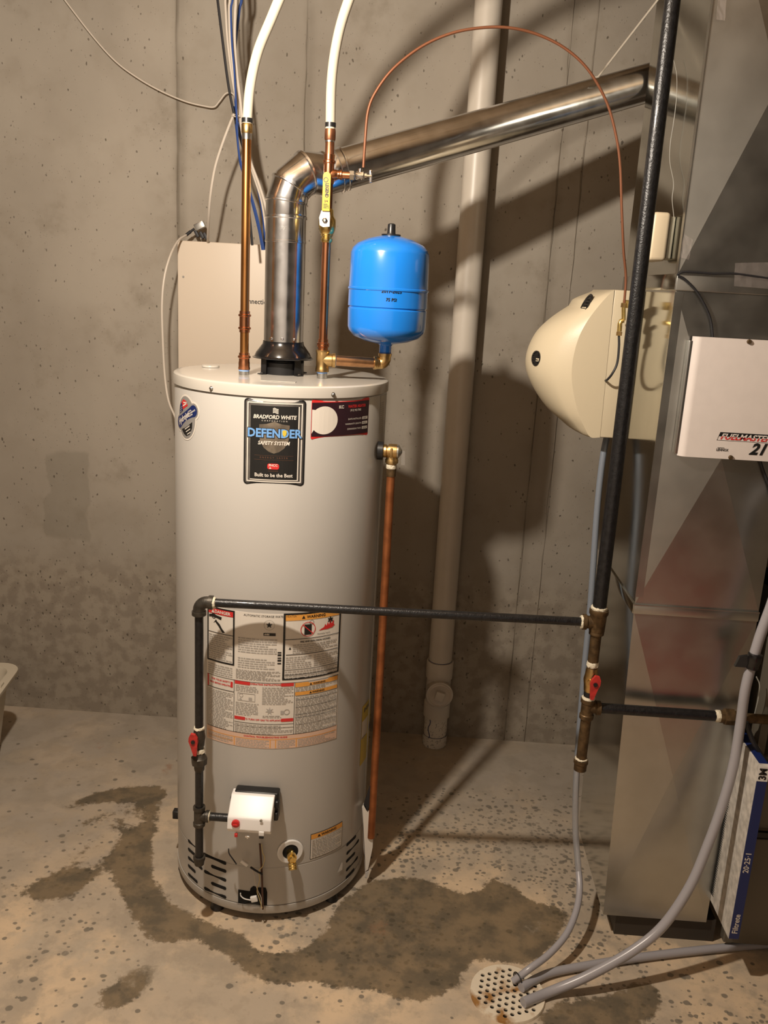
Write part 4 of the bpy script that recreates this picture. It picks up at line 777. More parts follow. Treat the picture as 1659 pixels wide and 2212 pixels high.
tag(obj('cable_tie', (lambda b: (b.tube(spline([aty(500, 249, 2.87), aty(508, 252, 2.855), aty(520, 249, 2.86)], 4), .0014, 6), b)[1])(MB()), M['wcab'], loc=aty(505, 250, 3.09)), 'small white tie strapped around the cable bundle', 'cable tie')

# ------------------------------------------------------------------ plastic waste stack
SX, SY = .146, 3.105
K = thing('waste_pipe', 'tall white plastic waste pipe running up the wall from the floor', 'pipe', (SX, SY, 0))
zz = lambda v, u=945, yy=3.06: aty(u, v, yy)[2]
b = MB(); b.lathe([(0, .0445), (2.85-zz(1440), .0445)], (SX, SY, zz(1440)), (0, 0, 1), 40); obj('pipe', b, M['pvc'], K)
zA, zB = zz(1472), zz(1436); b = MB(); b.lathe([(0, .046), (0, .0505), (zB-zA-.004, .0515), (zB-zA, .050), (zB-zA, .045)], (SX, SY, zA), (0, 0, 1), 40, caps=False); obj('hub', b, M['pvc'], K)
zC, zD = zz(1532), zz(1472); b = MB(); b.lathe([(0, .0465), (zD-zC, .0465)], (SX, SY, zC), (0, 0, 1), 40)
zk = zz(1495); b.lathe([(0, .046), (.062, .049), (.064, .0505), (.070, .0505), (.071, .046)], (SX, SY, zk), (.06, -1, 0), 36); tee = obj('cleanout_tee', b, M['pvc'], K)
pc = Vector((SX, SY, zk))+Vector((.06, -1, 0)).normalized()*.070
b = MB(); b.lathe([(0, .046), (.004, .045), (.006, .040), (.003, .036)], pc, (.06, -1, 0), 36); pl = obj('plug', b, mat('plug_pvc', (.55, .49, .42), .4), K)
b = MB(); b.box((-.017, -.018, -.017), (.017, .0, .017), .002); rm = Matrix.Rotation(.25, 3, 'Y'); b.v = [tuple(pc+rm @ Vector(v)) for v in b.v]; obj('wrench_square', b, M['pvc'], pl)
zE, zF = zz(1556), zz(1525); b = MB(); b.lathe([(0, .046), (0, .0505), (zF-zE-.003, .0505), (zF-zE, .047)], (SX, SY, zE), (0, 0, 1), 40); obj('hub', b, M['pvc'], K)
b = MB(); b.lathe([(0, .0445), (zE+.01, .0445)], (SX, SY, 0), (0, 0, 1), 40); lo = obj('lower_pipe', b, M['pvcs'], K)
b = MB(); q = [(SX-.026+.004*math.sin(i*1.3), 0, zE-i*.012) for i in range(14) if zE-i*.012 > 0]; q = [Vector((a, SY-math.sqrt(.0448**2-(a-SX)**2)-.0005, c)) for a, _, c in q]; b.tube(q, .0016, 6)
obj('primer_drip', b, M['prime'], lo)
for z_ in (.045, zB+.001):
    b = MB(); b.lathe([(0, .0452), (.002, .0452)], (SX, SY, z_), (0, 0, 1), 36, caps=False); obj('primer_ring', b, M['prime'], lo)
b = MB(); n = 40; vs = [(SX+.047*math.cos(2*PI*k/n), SY+.047*math.sin(2*PI*k/n), .045+random.uniform(-.001, .001)) for k in range(n)]+[(SX+.0475*math.cos(2*PI*k/n), SY+.0475*math.sin(2*PI*k/n), random.choice((.0, .006, .012, .004))) for k in range(n)]
b.add(vs, [(k, (k+1) % n, n+(k+1) % n, n+k) for k in range(n)]); obj('torn_sleeve', b, M['pvcs'], lo)

# ------------------------------------------------------------------ duct
DX, DX1, DY, DY1 = .575, .8832, 2.10, 2.65
U = thing('return_duct', 'tall galvanized sheet metal return duct at the right, standing beside the filter', 'duct', (DX, DY, 0))
z1, z2, z3 = aty(1372, 1305, DY)[2], aty(1466, 592, DY)[2], .07
Cc = aty(1688, 190, DY).z
zt2 = 2*Cc-z2
def cross_panel(name, x0, x1, za, zb_, y, raise_=.010, m='duct', x0b=None):
    x0b = x0 if x0b is None else x0b
    cx, cz = (x0+x1)/2, (za+zb_)/2; b = MB()
    b.add([(x0b, y, za), (x1, y, za), (x1, y, zb_), (x0, y, zb_), (cx, y-raise_, cz)], [(0, 1, 4), (1, 2, 4), (2, 3, 4), (3, 0, 4)])
    return obj(name, b, M[m], U, smooth=False)
cross_panel('front_panel', DX, DX1, z2+.0, zt2, DY, .019)
cross_panel('front_panel', DX, DX1, z1, z2-.034, DY, .017)
cross_panel('front_panel', DX, DX1, z3, z1-.02, DY, .013, x0b=.600)
b = MB(); b.add([(DX, DY, z1), (DX, DY1, z1), (DX, DY1, 2.84), (DX, DY, 2.84)], [(0, 1, 2, 3)]); obj('left_panel', b, M['ducts'], U, smooth=False)
b = MB(); b.add([(.600, DY, z3), (.600, 2.50, z3), (DX, 2.50, z1), (DX, DY, z1)], [(0, 1, 2, 3)]); obj('left_panel', b, M['ducts'], U, smooth=False)
b = MB(); b.add([(DX1, DY, z3), (DX1, 2.5, z3), (DX1, 2.5, z1), (DX1, DY1, z1), (DX1, DY1, 2.84), (DX1, DY, 2.84)], [(0, 1, 2, 3, 4, 5)]); obj('right_panel', b, M['duct'], U, smooth=False)
b = MB(); b.add([(DX, DY1, z1), (DX1, DY1, z1), (DX1, DY1, 2.84), (DX, DY1, 2.84)], [(0, 1, 2, 3)]); b.add([(.6, 2.5, z3), (DX1, 2.5, z3), (DX1, 2.5, z1), (DX, 2.5, z1)], [(0, 1, 2, 3)]); b.add([(DX, 2.5, z1), (DX1, 2.5, z1), (DX1, DY1, z1), (DX, DY1, z1)], [(0, 1, 2, 3)]); obj('back_panel', b, M['duct'], U, smooth=False)
b = MB(); b.box((DX, DY, zt2), (DX1, DY+.002, 2.84)); obj('front_panel', b, M['duct'], U, smooth=False)
b = MB(); b.box((.600, DY, z3), (DX1, 2.5, z3+.002)); obj('bottom_panel', b, M['duct'], U, smooth=False)
for za, zb_, x0 in ((z2-.036, z2+.001, DX), (z1-.024, z1+.001, DX)):
    b = MB(); b.box((x0-.002, DY-.005, za), (DX1+.001, DY, zb_), .0012); b.box((x0-.003, DY-.006, zb_-.003), (DX1+.001, DY-.003, zb_)); obj('slip_joint', b, M['duct'], U)
    b = MB(); b.box((x0-.004, DY-.002, za), (x0+.001, DY1 if za > 1.3 else 2.51, zb_), .001); obj('side_slip_joint', b, M['ducts'], U)
b = MB(); b.box((DX-.0015, DY-.002, z1+.02), (DX+.018, DY+.001, z2-.04)); b.box((DX-.002, DY-.002, z2), (DX+.001, DY+.016, 2.84)); obj('corner_seam', b, M['duct'], U, smooth=False)
b = MB(); b.box((.640, DY+.012, 0), (.915, 2.5, z3-.001)); obj('base', b, mat('base_paint', (.045, .036, .028), .6), U, smooth=False)
# wires and tape on the duct
def dpt(u, v, e=.012): return aty(u, v, DY-e)
def wire(label, pts, r, m='kcab', e=.010, f=None):
    q = [(f or dpt)(*p) for p in pts]; o = obj('wire', (lambda b: (b.tube(spline(q, 6), r, 8), b)[1])(MB()), M[m], loc=q[0]); return tag(o, label, 'wire')
wire('black wire taped along the duct joint', [(1462, 594), (1475, 588), (1500, 588), (1540, 591), (1585, 591), (1625, 596), (1680, 604)], .0026)
wire('dark wire drooping from the duct corner into the white control box', [(1465, 596), (1480, 604), (1505, 630), (1525, 665), (1536, 695), (1540, 732)], .0028)
wire('thin silver wire hanging loose on the left side of the duct', [(1455, 128), (1462, 165), (1461, 215), (1455, 265), (1448, 310), (1447, 350), (1455, 395), (1452, 430), (1456, 470)], .0007, 'gcab', f=lambda u, v: atx(u, v, DX-.012))
def tape(label, pts, nx=8, ny=5):
    (a, b_, c, d) = [aty(u, v, DY-.013) for u, v in pts]; mb = MB(); vs = []
    for j in range(ny+1):
        for i in range(nx+1):
            s, t = i/nx, j/ny; p = (a*(1-s)+b_*s)*(1-t)+(d*(1-s)+c*s)*t; p.y += random.uniform(-.0012, .0012); p.x += random.uniform(-.0008, .0008); vs.append(p)
    mb.add(vs, [(j*(nx+1)+i, j*(nx+1)+i+1, (j+1)*(nx+1)+i+1, (j+1)*(nx+1)+i) for j in range(ny) for i in range(nx)])
    tag(obj('clear_tape', mb, M['tape'], smooth=False, loc=a), label, 'tape', 'clear tapes on the duct')
tape('crinkled clear tape holding the black wire to the duct joint', [(1587, 568), (1690, 566), (1688, 626), (1586, 618)])
tape('crinkled clear tape on the duct corner below the loose edge', [(1478, 505), (1497, 518), (1488, 562), (1468, 555)], 5, 7)
tape('strip of clear tape at the very top of the duct', [(1552, -20), (1570, -20), (1566, 45), (1547, 42)], 3, 6)
# humidistat on the left side
hz0, hz1 = atx(1430, 563, DX-.03)[2], atx(1430, 460, DX-.03)[2]
Hm = thing('humidistat', 'cream humidistat dial box on the left side of the duct behind the black gas pipe', 'switch', (DX, 2.25, hz0))
b = MB(); b.box((DX-.014, 2.175, hz0+.006), (DX-.0005, 2.255, hz1-.008), .003); obj('back_box', b, mat('grey_steel_box', (.34, .32, .25), .4, .4), Hm)
b = MB(); b.box((DX-.056, 2.165, hz0), (DX-.014, 2.27, hz1), .009); obj('cover', b, M['cream'], Hm)
b = MB(); b.lathe([(0, .018), (.009, .016), (.010, .012)], (DX-.056, 2.205, (hz0+hz1)/2), (-1, 0, 0), 20); obj('dial', b, M['cream'], Hm)

# ------------------------------------------------------------------ humidifier
Hu = thing('humidifier', 'cream bow-fronted humidifier mounted on the left side of the duct', 'humidifier', (DX, 2.4, 1.35))
ya, yb, ymid = 2.385, 2.68, 2.53
near = [(1327, 626), (1312, 640), (1290, 665), (1268, 695), (1250, 730), (1238, 775), (1235, 815), (1240, 855), (1250, 895), (1262, 922), (1275, 944), (1296, 945)]
nr = [aty(u, v, ya) for u, v in near]; zt_h, zb_h = nr[0].z, nr[-1].z; xm = nr[0].x
def prof(n=26):
    # closed-form bow: parametrize the near face outline by arc length
    P = spline(nr, 6); return P
base = prof(); far_x = .118*ymid
xmin0 = min(p.x for p in base)
k_ = (xm-far_x)/(xm-xmin0)
b = MB(); NS = 20; rows = []; m_ = len(base)
for j in range(NS+1):
    t = j/NS; yy = ya+(yb-ya)*t; s_ = math.sin(PI*min(max(t, 0), 1))**.55; f = 1+(k_-1)*s_
    for p in base:
        zc_ = (zt_h+zb_h)/2; bulge = (xm-p.x)/(xm-xmin0)
        zz_ = p.z+(.012*s_ if p.z > zc_+.15 else 0)*min(1, bulge*3)
        rows.append((xm-(xm-p.x)*f, yy, zz_))
b.add(rows, [(j*m_+i, j*m_+i+1, (j+1)*m_+i+1, (j+1)*m_+i) for j in range(NS) for i in range(m_-1)])
b.add([(p.x, ya, p.z) for p in base], [tuple(range(m_))]); b.add([(p.x, yb, p.z) for p in base], [tuple(range(m_))[::-1]])
cov = obj('cover', b, M['creams'], Hu)
b = MB(); b.box((xm+.0015, ya+.001, zb_h), (DX-.001, yb, zt_h), .003); obj('housing', b, M['creams'], Hu)
b = MB(); b.box((xm-.0005, ya+.004, zb_h+.003), (xm+.003, yb-.004, zt_h-.003)); obj('parting_line', b, M['dark'], Hu, smooth=False)
tree = BVHTree.FromPolygons([Vector(v) for v in [tuple(cov.data.vertices[i].co+BASE[Hu.name]) for i in range(len(cov.data.vertices))]], [tuple(p.vertices) for p in cov.data.polygons])
for (u, v), (ra, rb), tilt in (((1266, 657), (.030, .0105), 1.05), ((1158, 774), (.021, .012), PI/2)):
    hit, nrm, _, _ = tree.ray_cast(Vector(O), Vector(ray(u, v)).normalized())
    if hit is None: continue
    if nrm.dot(Vector(ray(u, v))) > 0: nrm = -nrm
    up = Vector((0, 0, 1)); up = (up-nrm*up.dot(nrm)).normalized(); sd = nrm.cross(up); b = MB(); n = 24
    for kk, (e, sc) in enumerate(((-.002, 1), (.0015, 1), (.002, .82), (.0, .75))):
        b.v += [tuple(hit+nrm*e+up*(ra*sc*math.cos(2*PI*i/n))+sd*(rb*1.6*sc*math.sin(2*PI*i/n))) for i in range(n)]
    b.f += [(j*n+i, j*n+(i+1) % n, (j+1)*n+(i+1) % n, (j+1)*n+i) for j in range(3) for i in range(n)]+[tuple(3*n+i for i in range(n))]
    w = obj('oval_window', b, M['blackg'], Hu)
    b = MB()
    for i in range(4):
        c = hit+nrm*.0022+up*(ra*(-.45+.3*i)); b.prism([c-sd*rb*.9-up*.001, c+sd*rb*.9-up*.001, c+sd*rb*.9+up*.001, c-sd*rb*.9+up*.001], nrm*.001)
    obj('louvre', b, M['black'], w, smooth=False)
FP = lambda u, v: aty(u, v, 2.345)
Ft = thing('feed_fitting', 'brass elbow fittings joining the thin copper tube to the humidifier', 'fitting', FP(1345, 690))
b = MB(); b.lathe([(0, .0075), (.011, .0075)], FP(1347, 664), (0, 0, 1), 6); obj('top_nut', b, M['brass'], Ft, smooth=False)
b = MB(); b.tube([FP(1347, 664), FP(1347, 692)], .0055, 10); b.tube([FP(1347, 692), FP(1341, 694), FP(1339, 700), FP(1338, 716)], .0062, 10); b.lathe([(0, .006), (.022, .006)], FP(1344, 693), (.25, 1, 0), 10); b.box(FP(1353, 655)+Vector((-.006, .0, -.012)), FP(1353, 655)+Vector((.012, .02, .008)), .002); obj('elbow', b, M['brassy'], Ft)
b = MB(); b.lathe([(0, .0075), (.010, .0075)], FP(1337, 725), (0, 0, 1), 6); obj('lower_nut', b, M['brass'], Ft, smooth=False)
o = obj('feed_tube', (lambda b: (b.tube(spline([FP(1337, 724), FP(1337, 750), FP(1333, 785), FP(1322, 808), aty(1311, 821, 2.36), aty(1307, 822, 2.40)], 6), .0032, 8), b)[1])(MB()), M['kcab'], loc=FP(1337, 724)); tag(o, 'short black tube from the brass fitting into the humidifier', 'tube')

# ------------------------------------------------------------------ white control box
BY0 = 2.058
c0, c1 = aty(1500, 727, BY0), aty(1470, 985, BY0); bx0 = (c0.x+c1.x)/2-.002; bz1, bz0 = c0.z, aty(1490, 987, BY0).z; bx1 = bx0+.36
Bx = thing('control_box', 'white steel control box on the duct front reading FUELMASTER 21', 'control box', (bx0, DY-.006, bz0))
b = MB(); rr = .018; op = [(bx0+.003, DY-.018), (bx0, BY0+rr)]+[(bx0+rr-rr*math.cos(t), BY0+rr-rr*math.sin(t)) for t in np.linspace(.1, PI/2, 7)]+[(bx1-.004, BY0), (bx1, BY0+.01), (bx1, DY-.018)]
b.prism([(x_, y_, bz0) for x_, y_ in op], (0, 0, bz1-bz0)); obj('cover', b, M['white'], Bx)
b = MB(); b.box((bx0-.007, DY-.03, bz0+.004), (bx0+.003, DY-.007, bz1-.01), .001); obj('side_flange', b, M['steel'], Bx)
for u, v in ((1618, 738), (1578, 988)):
    p = aty(u, v, BY0); b = MB(); b.lathe([(0, .0055), (.003, .0055), (.005, .004)], p, (0, -1, 0), 8); obj('screw', b, M['rust'], Bx)
bp = Print(lambda a, bb, e: Vector((a, BY0-e, bb)))
q0, q1 = aty(1548, 950, BY0), aty(1552, 933, BY0); fx0 = q0.x; fz0, fz1 = q0.z-.001, q1.z; fl = .155; sl = .006
zmd = (fz0+fz1)/2
def shp(x_, z_): return (fx0+x_+sl*(z_-fz0)/(fz1-fz0), z_)
b = MB(); bp.poly(b, [shp(0, zmd), shp(fl, zmd), shp(fl, fz1), shp(0, fz1)], .0004, .05)
for za_, zb2, xa_, xb_ in ((fz0, fz0+.0008, 0, fl), (fz0, zmd, 0, .0009)): bp.poly(b, [shp(xa_, za_), shp(xb_, za_), shp(xb_, zb2), shp(xa_, zb2)], .0004, .05)
p = aty(1622, 970, BY0); bp.text(b, '21', p.x-.003, p.z-.001, .037, .0008, bold=.0014, shear=.35, align='LEFT')
p = aty(1560, 972, BY0); bp.text(b, 'LENNOX', p.x, p.z, .0085, .0008, bold=.0002, xs=.8); bp.rect(b, p.x-.012, p.z+.0045, p.x+.004, p.z+.0055, .0008)
obj('black_print', b, M['ink'], Bx, smooth=False)
def half_text(outer, e):
    vs, fs = text2d('FUELMASTER', .0195, bold=.0004, shear=.35, align='LEFT'); bm = bmesh.new(); vv = [bm.verts.new((x_, y_, 0)) for x_, y_ in vs]
    for f in fs:
        try: bm.faces.new([vv[i] for i in f])
        except ValueError: pass
    ym = (max(y_ for _, y_ in vs)+min(y_ for _, y_ in vs))/2
    bmesh.ops.bisect_plane(bm, geom=bm.verts[:]+bm.edges[:]+bm.faces[:], plane_co=(0, ym, 0), plane_no=(0, 1, 0), clear_outer=outer, clear_inner=not outer)
    bm.verts.index_update(); b = MB(); b.add([bp.mp(fx0+.007+w_.co.x*1.02, zmd+w_.co.y-ym, e) for w_ in bm.verts], [[w_.index for w_ in f.verts] for f in bm.faces]); bm.free(); return b
obj('white_lettering', half_text(False, .0008), mat('sticker_white', (.75, .7, .66), .4), Bx, smooth=False)
obj('red_lettering', half_text(True, .0008), M['redp'], Bx, smooth=False)

# ------------------------------------------------------------------ gas piping, right
GX, GY, RG = .477, 2.05, .0167
zz = lambda v, u=1290: aty(u, v, GY)[2]
zt0 = zz(1345)
G1 = thing('gas_pipe', 'thick black iron gas pipe dropping in front of the duct to a tee', 'pipe', (GX, GY, zt0))
b = MB(); b.lathe([(0, RG), (2.84-zt0-.02, RG)], (GX, GY, zt0+.02), (0, 0, 1), 24); obj('riser', b, M['iron'], G1)
def fitring(b, p, d, r, l=.010): b.lathe([(0, r-.004), (0, r), (l, r), (l, r-.004)], p, d, 20, caps=False)
b = MB(); b.lathe([(-.024, .0165), (-.022, .019), (.020, .0205), (.024, .0235), (.034, .0235), (.035, .018)], (GX, GY, zt0), (0, 0, 1), 22); b.lathe([(-.030, .0165), (-.030, .0185), (-.020, .0185), (-.018, .017), (0, .0175)], (GX, GY, zt0), (0, 0, 1), 22); b.lathe([(0, .016), (.026, .016), (.028, .0195), (.037, .0195), (.038, .012)], (GX, GY, zt0), (-1, 0, 0), 22); te = obj('tee', b, M['rust'], G1)
def dope(name, p, d, r, parent, l=.006):
    b = MB(); n = 22; b.lathe([(0, r), (l*.3, r+.0018), (l*.8, r+.0012), (l, r)], p, d, n)
    b.v = [tuple(Vector(v)+Vector((random.uniform(-.0009, .0009), random.uniform(-.0009, .0009), random.uniform(-.0014, .0014)))) for v in b.v]; obj(name, b, M['dope'], parent)
dope('thread_sealant', (GX, GY, zt0+.034), (0, 0, 1), .0185, G1, .009); dope('thread_sealant', (GX-.036, GY, zt0), (-1, 0, 0), .015, G1, .006)
zv = zz(1468, 1280); zl = zz(1528, 1275); r2 = .0133
b = MB(); b.lathe([(0, r2), (zt0-.02-zv-.02, r2)], (GX, GY, zv+.02), (0, 0, 1), 20); obj('nipple', b, M['rust'], G1)
dope('thread_sealant', (GX, GY, zz(1440, 1282)), (0, 0, 1), .0135, G1, .014)
b = MB(); b.lathe([(-.032, .0135), (-.026, .015), (-.014, .016), (.0, .0185), (.014, .016), (.026, .015), (.032, .0135)], (GX, GY, zv), (0, 0, 1), 18); b.lathe([(0, .009), (.022, .008)], (GX, GY, zv), (-.2, -1, 0), 12); vb = obj('shutoff_valve', b, M['brass'], G1)
def red_handle(c, parent, s=1, lean=.1):
    b = MB(); o_ = [(-.004, -.040), (.004, -.040), (.009, -.012), (.0125, .0), (.012, .012), (.007, .022), (-.004, .024), (-.010, .014), (-.0125, .002), (-.009, -.012)]
    b.prism([Vector(c)+Vector((x_*s+lean*z_*s, 0, z_*s)) for x_, z_ in o_], (0, -.009, 0)); h_ = obj('red_handle', b, M['redh'], parent, smooth=False)
    b = MB(); b.lathe([(0, .0055*s), (.003, .0055*s), (.003, .003*s)], Vector(c)+Vector((0, -.009, .002)), (0, -1, 0), 8); obj('screw', b, M['black'], h_)
red_handle((GX+.006, GY-.020, zv-.002), G1)
b = MB(); b.lathe([(0, r2), (zv-zl-.04, r2)], (GX, GY, zl+.02), (0, 0, 1), 18); obj('nipple', b, M['iron'], G1)
dope('thread_sealant', (GX, GY, zl+.022), (0, 0, 1), .0155, G1, .008)
b = MB(); b.lathe([(-.030, .014), (-.030, .0178), (-.020, .0178), (-.018, .016), (.012, .016), (.014, .0188), (.024, .0188), (.024, .013)], (GX, GY, zl), (0, 0, 1), 22); b.lathe([(0, .015), (.020, .015), (.022, .0185), (.032, .0185), (.032, .012)], (GX, GY, zl), (1, 0, 0), 22); obj('lower_tee', b, M['rust'], G1)
zc_ = zz(1648, 1262); b = MB(); b.lathe([(0, r2), (zl-.02-zc_, r2)], (GX, GY, zc_), (0, 0, 1), 18); obj('drip_leg', b, M['rust'], G1)
b = MB(); b.lathe([(-.022, .010), (-.020, .016), (-.002, .0165), (.0, .0185), (.008, .0185), (.009, .014)], (GX, GY, zc_), (0, 0, 1), 20); obj('drip_cap', b, M['rust'], G1)
dope('thread_sealant', (GX, GY, zc_+.009), (0, 0, 1), .0145, G1, .006)
xe = 1.35
G2 = thing('gas_branch_pipe', 'horizontal iron branch pipe with a union crossing the duct front to the furnace', 'pipe', (GX+.03, GY, zl))
xu = aty(1575, 1540, GY).x
b = MB(); b.lathe([(0, r2), (xu-.02-GX-.03, r2)], (GX+.03, GY, zl), (1, 0, 0), 18); obj('pipe', b, M['iron'], G2)
b = MB(); b.lathe([(-.022, .013), (-.022, .017), (-.012, .017), (-.010, .0215), (.012, .0215), (.014, .017), (.030, .0165), (.030, .013)], (xu, GY, zl), (1, 0, 0), 8); obj('union', b, M['rust'], G2)
b = MB(); b.lathe([(0, r2-.001), (xe-xu-.02, r2-.001)], (xu+.02, GY, zl), (1, 0, 0), 18); obj('pipe', b, M['rust'], G2)
dope('thread_sealant', (xu-.034, GY, zl), (1, 0, 0), .0138, G2, .014); dope('thread_sealant', (xu+.030, GY, zl), (1, 0, 0), .0142, G2, .008)
# ------------------------------------------------------------------ gas piping to the heater
LX, LY, r1 = -.505, 2.0, .0107
zL = aty(445, 1301, LY).z; zR = zt0
G3 = thing('heater_gas_pipe', 'black iron gas line crossing the water heater front and dropping down its left side', 'pipe', (LX, LY, .25))
pe = Vector((GX-.039, GY, zR)); ps = Vector((LX+.03, LY, zL)); d = pe-ps
b = MB(); b.lathe([(0, r1), (d.length, r1)], ps, d, 20); obj('cross_pipe', b, M['iron'], G3)
b = MB(); b.tube([Vector((LX, LY, zL-.026))]+arcpts(Vector((LX+.02, LY, zL-.020)), PI, PI/2, .020, (1, 0, 0), (0, 0, 1), 7)+[Vector((LX+.030, LY, zL))], .0150, 20); fitring(b, (LX, LY, zL-.034), (0, 0, 1), .0178); fitring(b, (LX+.024, LY, zL), (1, 0, 0), .0178); obj('elbow', b, M['gfit'], G3)
dope('thread_sealant', (LX+.034, LY, zL), (1, 0, 0), .0125, G3, .007)
lz = lambda v: aty(430, v, LY)[2]
zv, zu, zt3, zcp = lz(1592), lz(1642), lz(1762), lz(1858)
b = MB(); b.lathe([(0, r1), (zL-.03-zv-.02, r1)], (LX, LY, zv+.02), (0, 0, 1), 20); obj('drop_pipe', b, M['iron'], G3)
b = MB(); b.lathe([(-.028, .011), (-.022, .0135), (-.010, .0145), (0, .016), (.010, .0145), (.022, .0135), (.026, .0115)], (LX, LY, zv), (0, 0, 1), 16); b.lathe([(0, .007), (.020, .0065)], (LX, LY, zv), (-.4, -1, 0), 10); obj('shutoff_valve', b, M['gfit'], G3)
dope('thread_sealant', (LX, LY, zv+.022), (0, 0, 1), .0125, G3, .007)
red_handle((LX-.009, LY-.018, zv-.002), G3, .95, -.12)
b = MB(); b.lathe([(0, r1), (zv-zcp-.02, r1)], (LX, LY, zcp), (0, 0, 1), 18); obj('lower_pipe', b, M['iron'], G3)
b = MB(); b.lathe([(-.030, .0115), (-.026, .0135), (-.014, .014), (-.010, .020), (.008, .021), (.012, .0165), (.020, .0145), (.024, .012)], (LX, LY, zu), (0, 0, 1), 8); obj('union', b, M['gfit'], G3)
dope('thread_sealant', (LX, LY, zu+.021), (0, 0, 1), .0125, G3, .012)
b = MB(); b.lathe([(-.028, .012), (-.028, .0158), (-.019, .0158), (-.017, .0138), (.017, .0138), (.019, .0158), (.028, .0158), (.028, .012)], (LX, LY, zt3), (0, 0, 1), 20); b.lathe([(0, .0135), (.016, .0135), (.018, .0158), (.026, .0158), (.026, .011)], (LX, LY, zt3), (1, 0, 0), 20); obj('tee', b, M['gfit'], G3)
vL = aty(490, 1765, 1.985).x
b = MB(); b.lathe([(0, r1), (vL-LX-.015, r1)], (LX+.02, LY, zt3), (1, 0, 0), 18); obj('side_nipple', b, M['iron'], G3)
dope('thread_sealant', (LX+.026, LY, zt3), (1, 0, 0), .0135, G3, .003)
b = MB(); b.lathe([(-.016, .006), (-.012, .0125), (-.002, .0140), (.004, .0160), (.012, .0160), (.013, .012)], (LX, LY, zcp), (0, 0, 1), 18); obj('drip_cap', b, M['gfit'], G3)

# ------------------------------------------------------------------ gas control valve
VB, VM, VF = 2.035, 1.965, 1.958
zmid = aty(540, 1768, VM).z; VB = min((abs((aty(545, 1717, yy).z-zmid)/(yy-VM)-.77), yy) for yy in np.arange(1.985, 2.06, .002))[1]+.012
Vg = thing('gas_control', 'white gas control valve with red button on the front of the water heater', 'gas valve', (HX, 2.05, .33))
q = [aty(491, 1766, VM), aty(586, 1771, VM), aty(592, 1724, VB-.012), aty(500, 1714, VB-.012)]
xl, xr = q[0].x, q[1].x; zm_ = q[0].z; ztp = q[3].z; zbt = aty(505, 1803, VF)[2]
b = MB(); pf = [(2.040, ztp), (VB-.012, ztp), (VM+.004, zm_+.003), (VM, zm_-.001), (VF+.002, zbt+.014), (VF+.012, zbt), (2.040, zbt)]
b.prism([(xl, y_, z_) for y_, z_ in pf], (xr-xl, 0, 0))
bm = bmesh.new(); vv = [bm.verts.new(v) for v in b.v]
for f in b.f: bm.faces.new([vv[i] for i in f])
bmesh.ops.recalc_face_normals(bm, faces=bm.faces[:]); bmesh.ops.bevel(bm, geom=bm.edges[:], offset=.006, segments=4, profile=.5, affect='EDGES', clamp_overlap=True); bm.verts.index_update()
b = MB(); b.add([v.co[:] for v in bm.verts], [[v.index for v in f.verts] for f in bm.faces]); bm.free(); vc = obj('cover', b, mat('control_cover', (.86, .85, .84), .40, spec=.9), Vg)
b = MB(); b.box((xl+.006, VB-.004, zbt+.004), (xr+.009, 2.054, ztp+.003), .005); b.box((xl-.004, 2.015, ztp-.03), (xl+.008, 2.03, ztp-.012), .003); b.box((xr+.0, 2.01, ztp-.035), (xr+.012, 2.03, ztp-.014), .004); b.box((xr-.002, 2.01, zbt+.012), (xr+.010, 2.03, zbt+.035), .004); obj('housing', b, M['black'], Vg)
nf = Vector((0, -1, -.06)).normalized()
p = aty(509, 1779, VF+.002); b = MB(); b.lathe([(-.003, .0105), (.003, .0105), (.004, .0088), (.005, .0088)], p, nf, 24); kb = obj('red_button', b, M['red'], Vg)
b = MB(); b.box(p+Vector((-.006, -.008, -.0012)), p+Vector((.006, -.005, .0012)), .0005); obj('button_slot', b, M['redp'], kb)
p = aty(564, 1773, VF+.002); b = MB(); b.lathe([(-.001, .004), (.001, .004), (.001, .0028), (-.001, .0026)], p, nf, 14); obj('screw', b, M['steel'], Vg)
p = aty(565, 1800, VF+.004); b = MB(); b.box(p-Vector((.007, .004, .006)), p+Vector((.007, .006, .006)), .001); cn = obj('wire_connector', b, M['whitep'], Vg)
b = MB(); b.box(p-Vector((.006, .004, .014)), p+Vector((.006, .006, -.006)), .001); obj('plug', b, M['black'], cn)
p = aty(535, 1806, VF+.004); b = MB(); b.box(p-Vector((.006, .004, .0025)), p+Vector((.006, .004, .002)), .0005); b.lathe([(0, .003), (.006, .003)], p, (0, 0, -1), 8); obj('test_port', b, M['chrome'], Vg)
p = aty(510, 1803, VF+.004); b = MB(); b.box(p-Vector((.004, .003, .006)), p+Vector((.004, .003, .004)), .001); obj('red_connector', b, M['red'], Vg)
hw_ = lambda u, v, e=.02: hcyl(*cyl(u, v), e)
def wirev(label, pts, r, m, e=.02):
    q = [hw_(u, v, e) for u, v in pts]; o = obj('wire', (lambda b: (b.tube(spline(q, 5), r, 6), b)[1])(MB()), m, loc=q[0]); tag(o, label, 'wire')
wirev('short black wire from the red connector to the white inline plug', [(510, 1810), (511, 1820), (518, 1832), (524, 1842)], .0018, M['kcab'], .05)
wirev('yellow wire hanging from the control valve plug to the burner opening', [(567, 1812), (569, 1830), (573, 1842), (569, 1860), (562, 1870), (563, 1890), (558, 1912), (562, 1928), (568, 1950)], .0012, mat('yellow_wire', (.6, .48, .22), .5), .022)
wirev('pale wire looping beside the yellow one into the burner opening', [(548, 1862), (552, 1880), (555, 1900), (560, 1915), (566, 1930), (566, 1955)], .0012, M['wcab'], .020)
wirev('white wire loop in front of the burner opening', [(545, 1935), (532, 1932), (525, 1926), (524, 1920)], .0016, M['whitep'], .018)
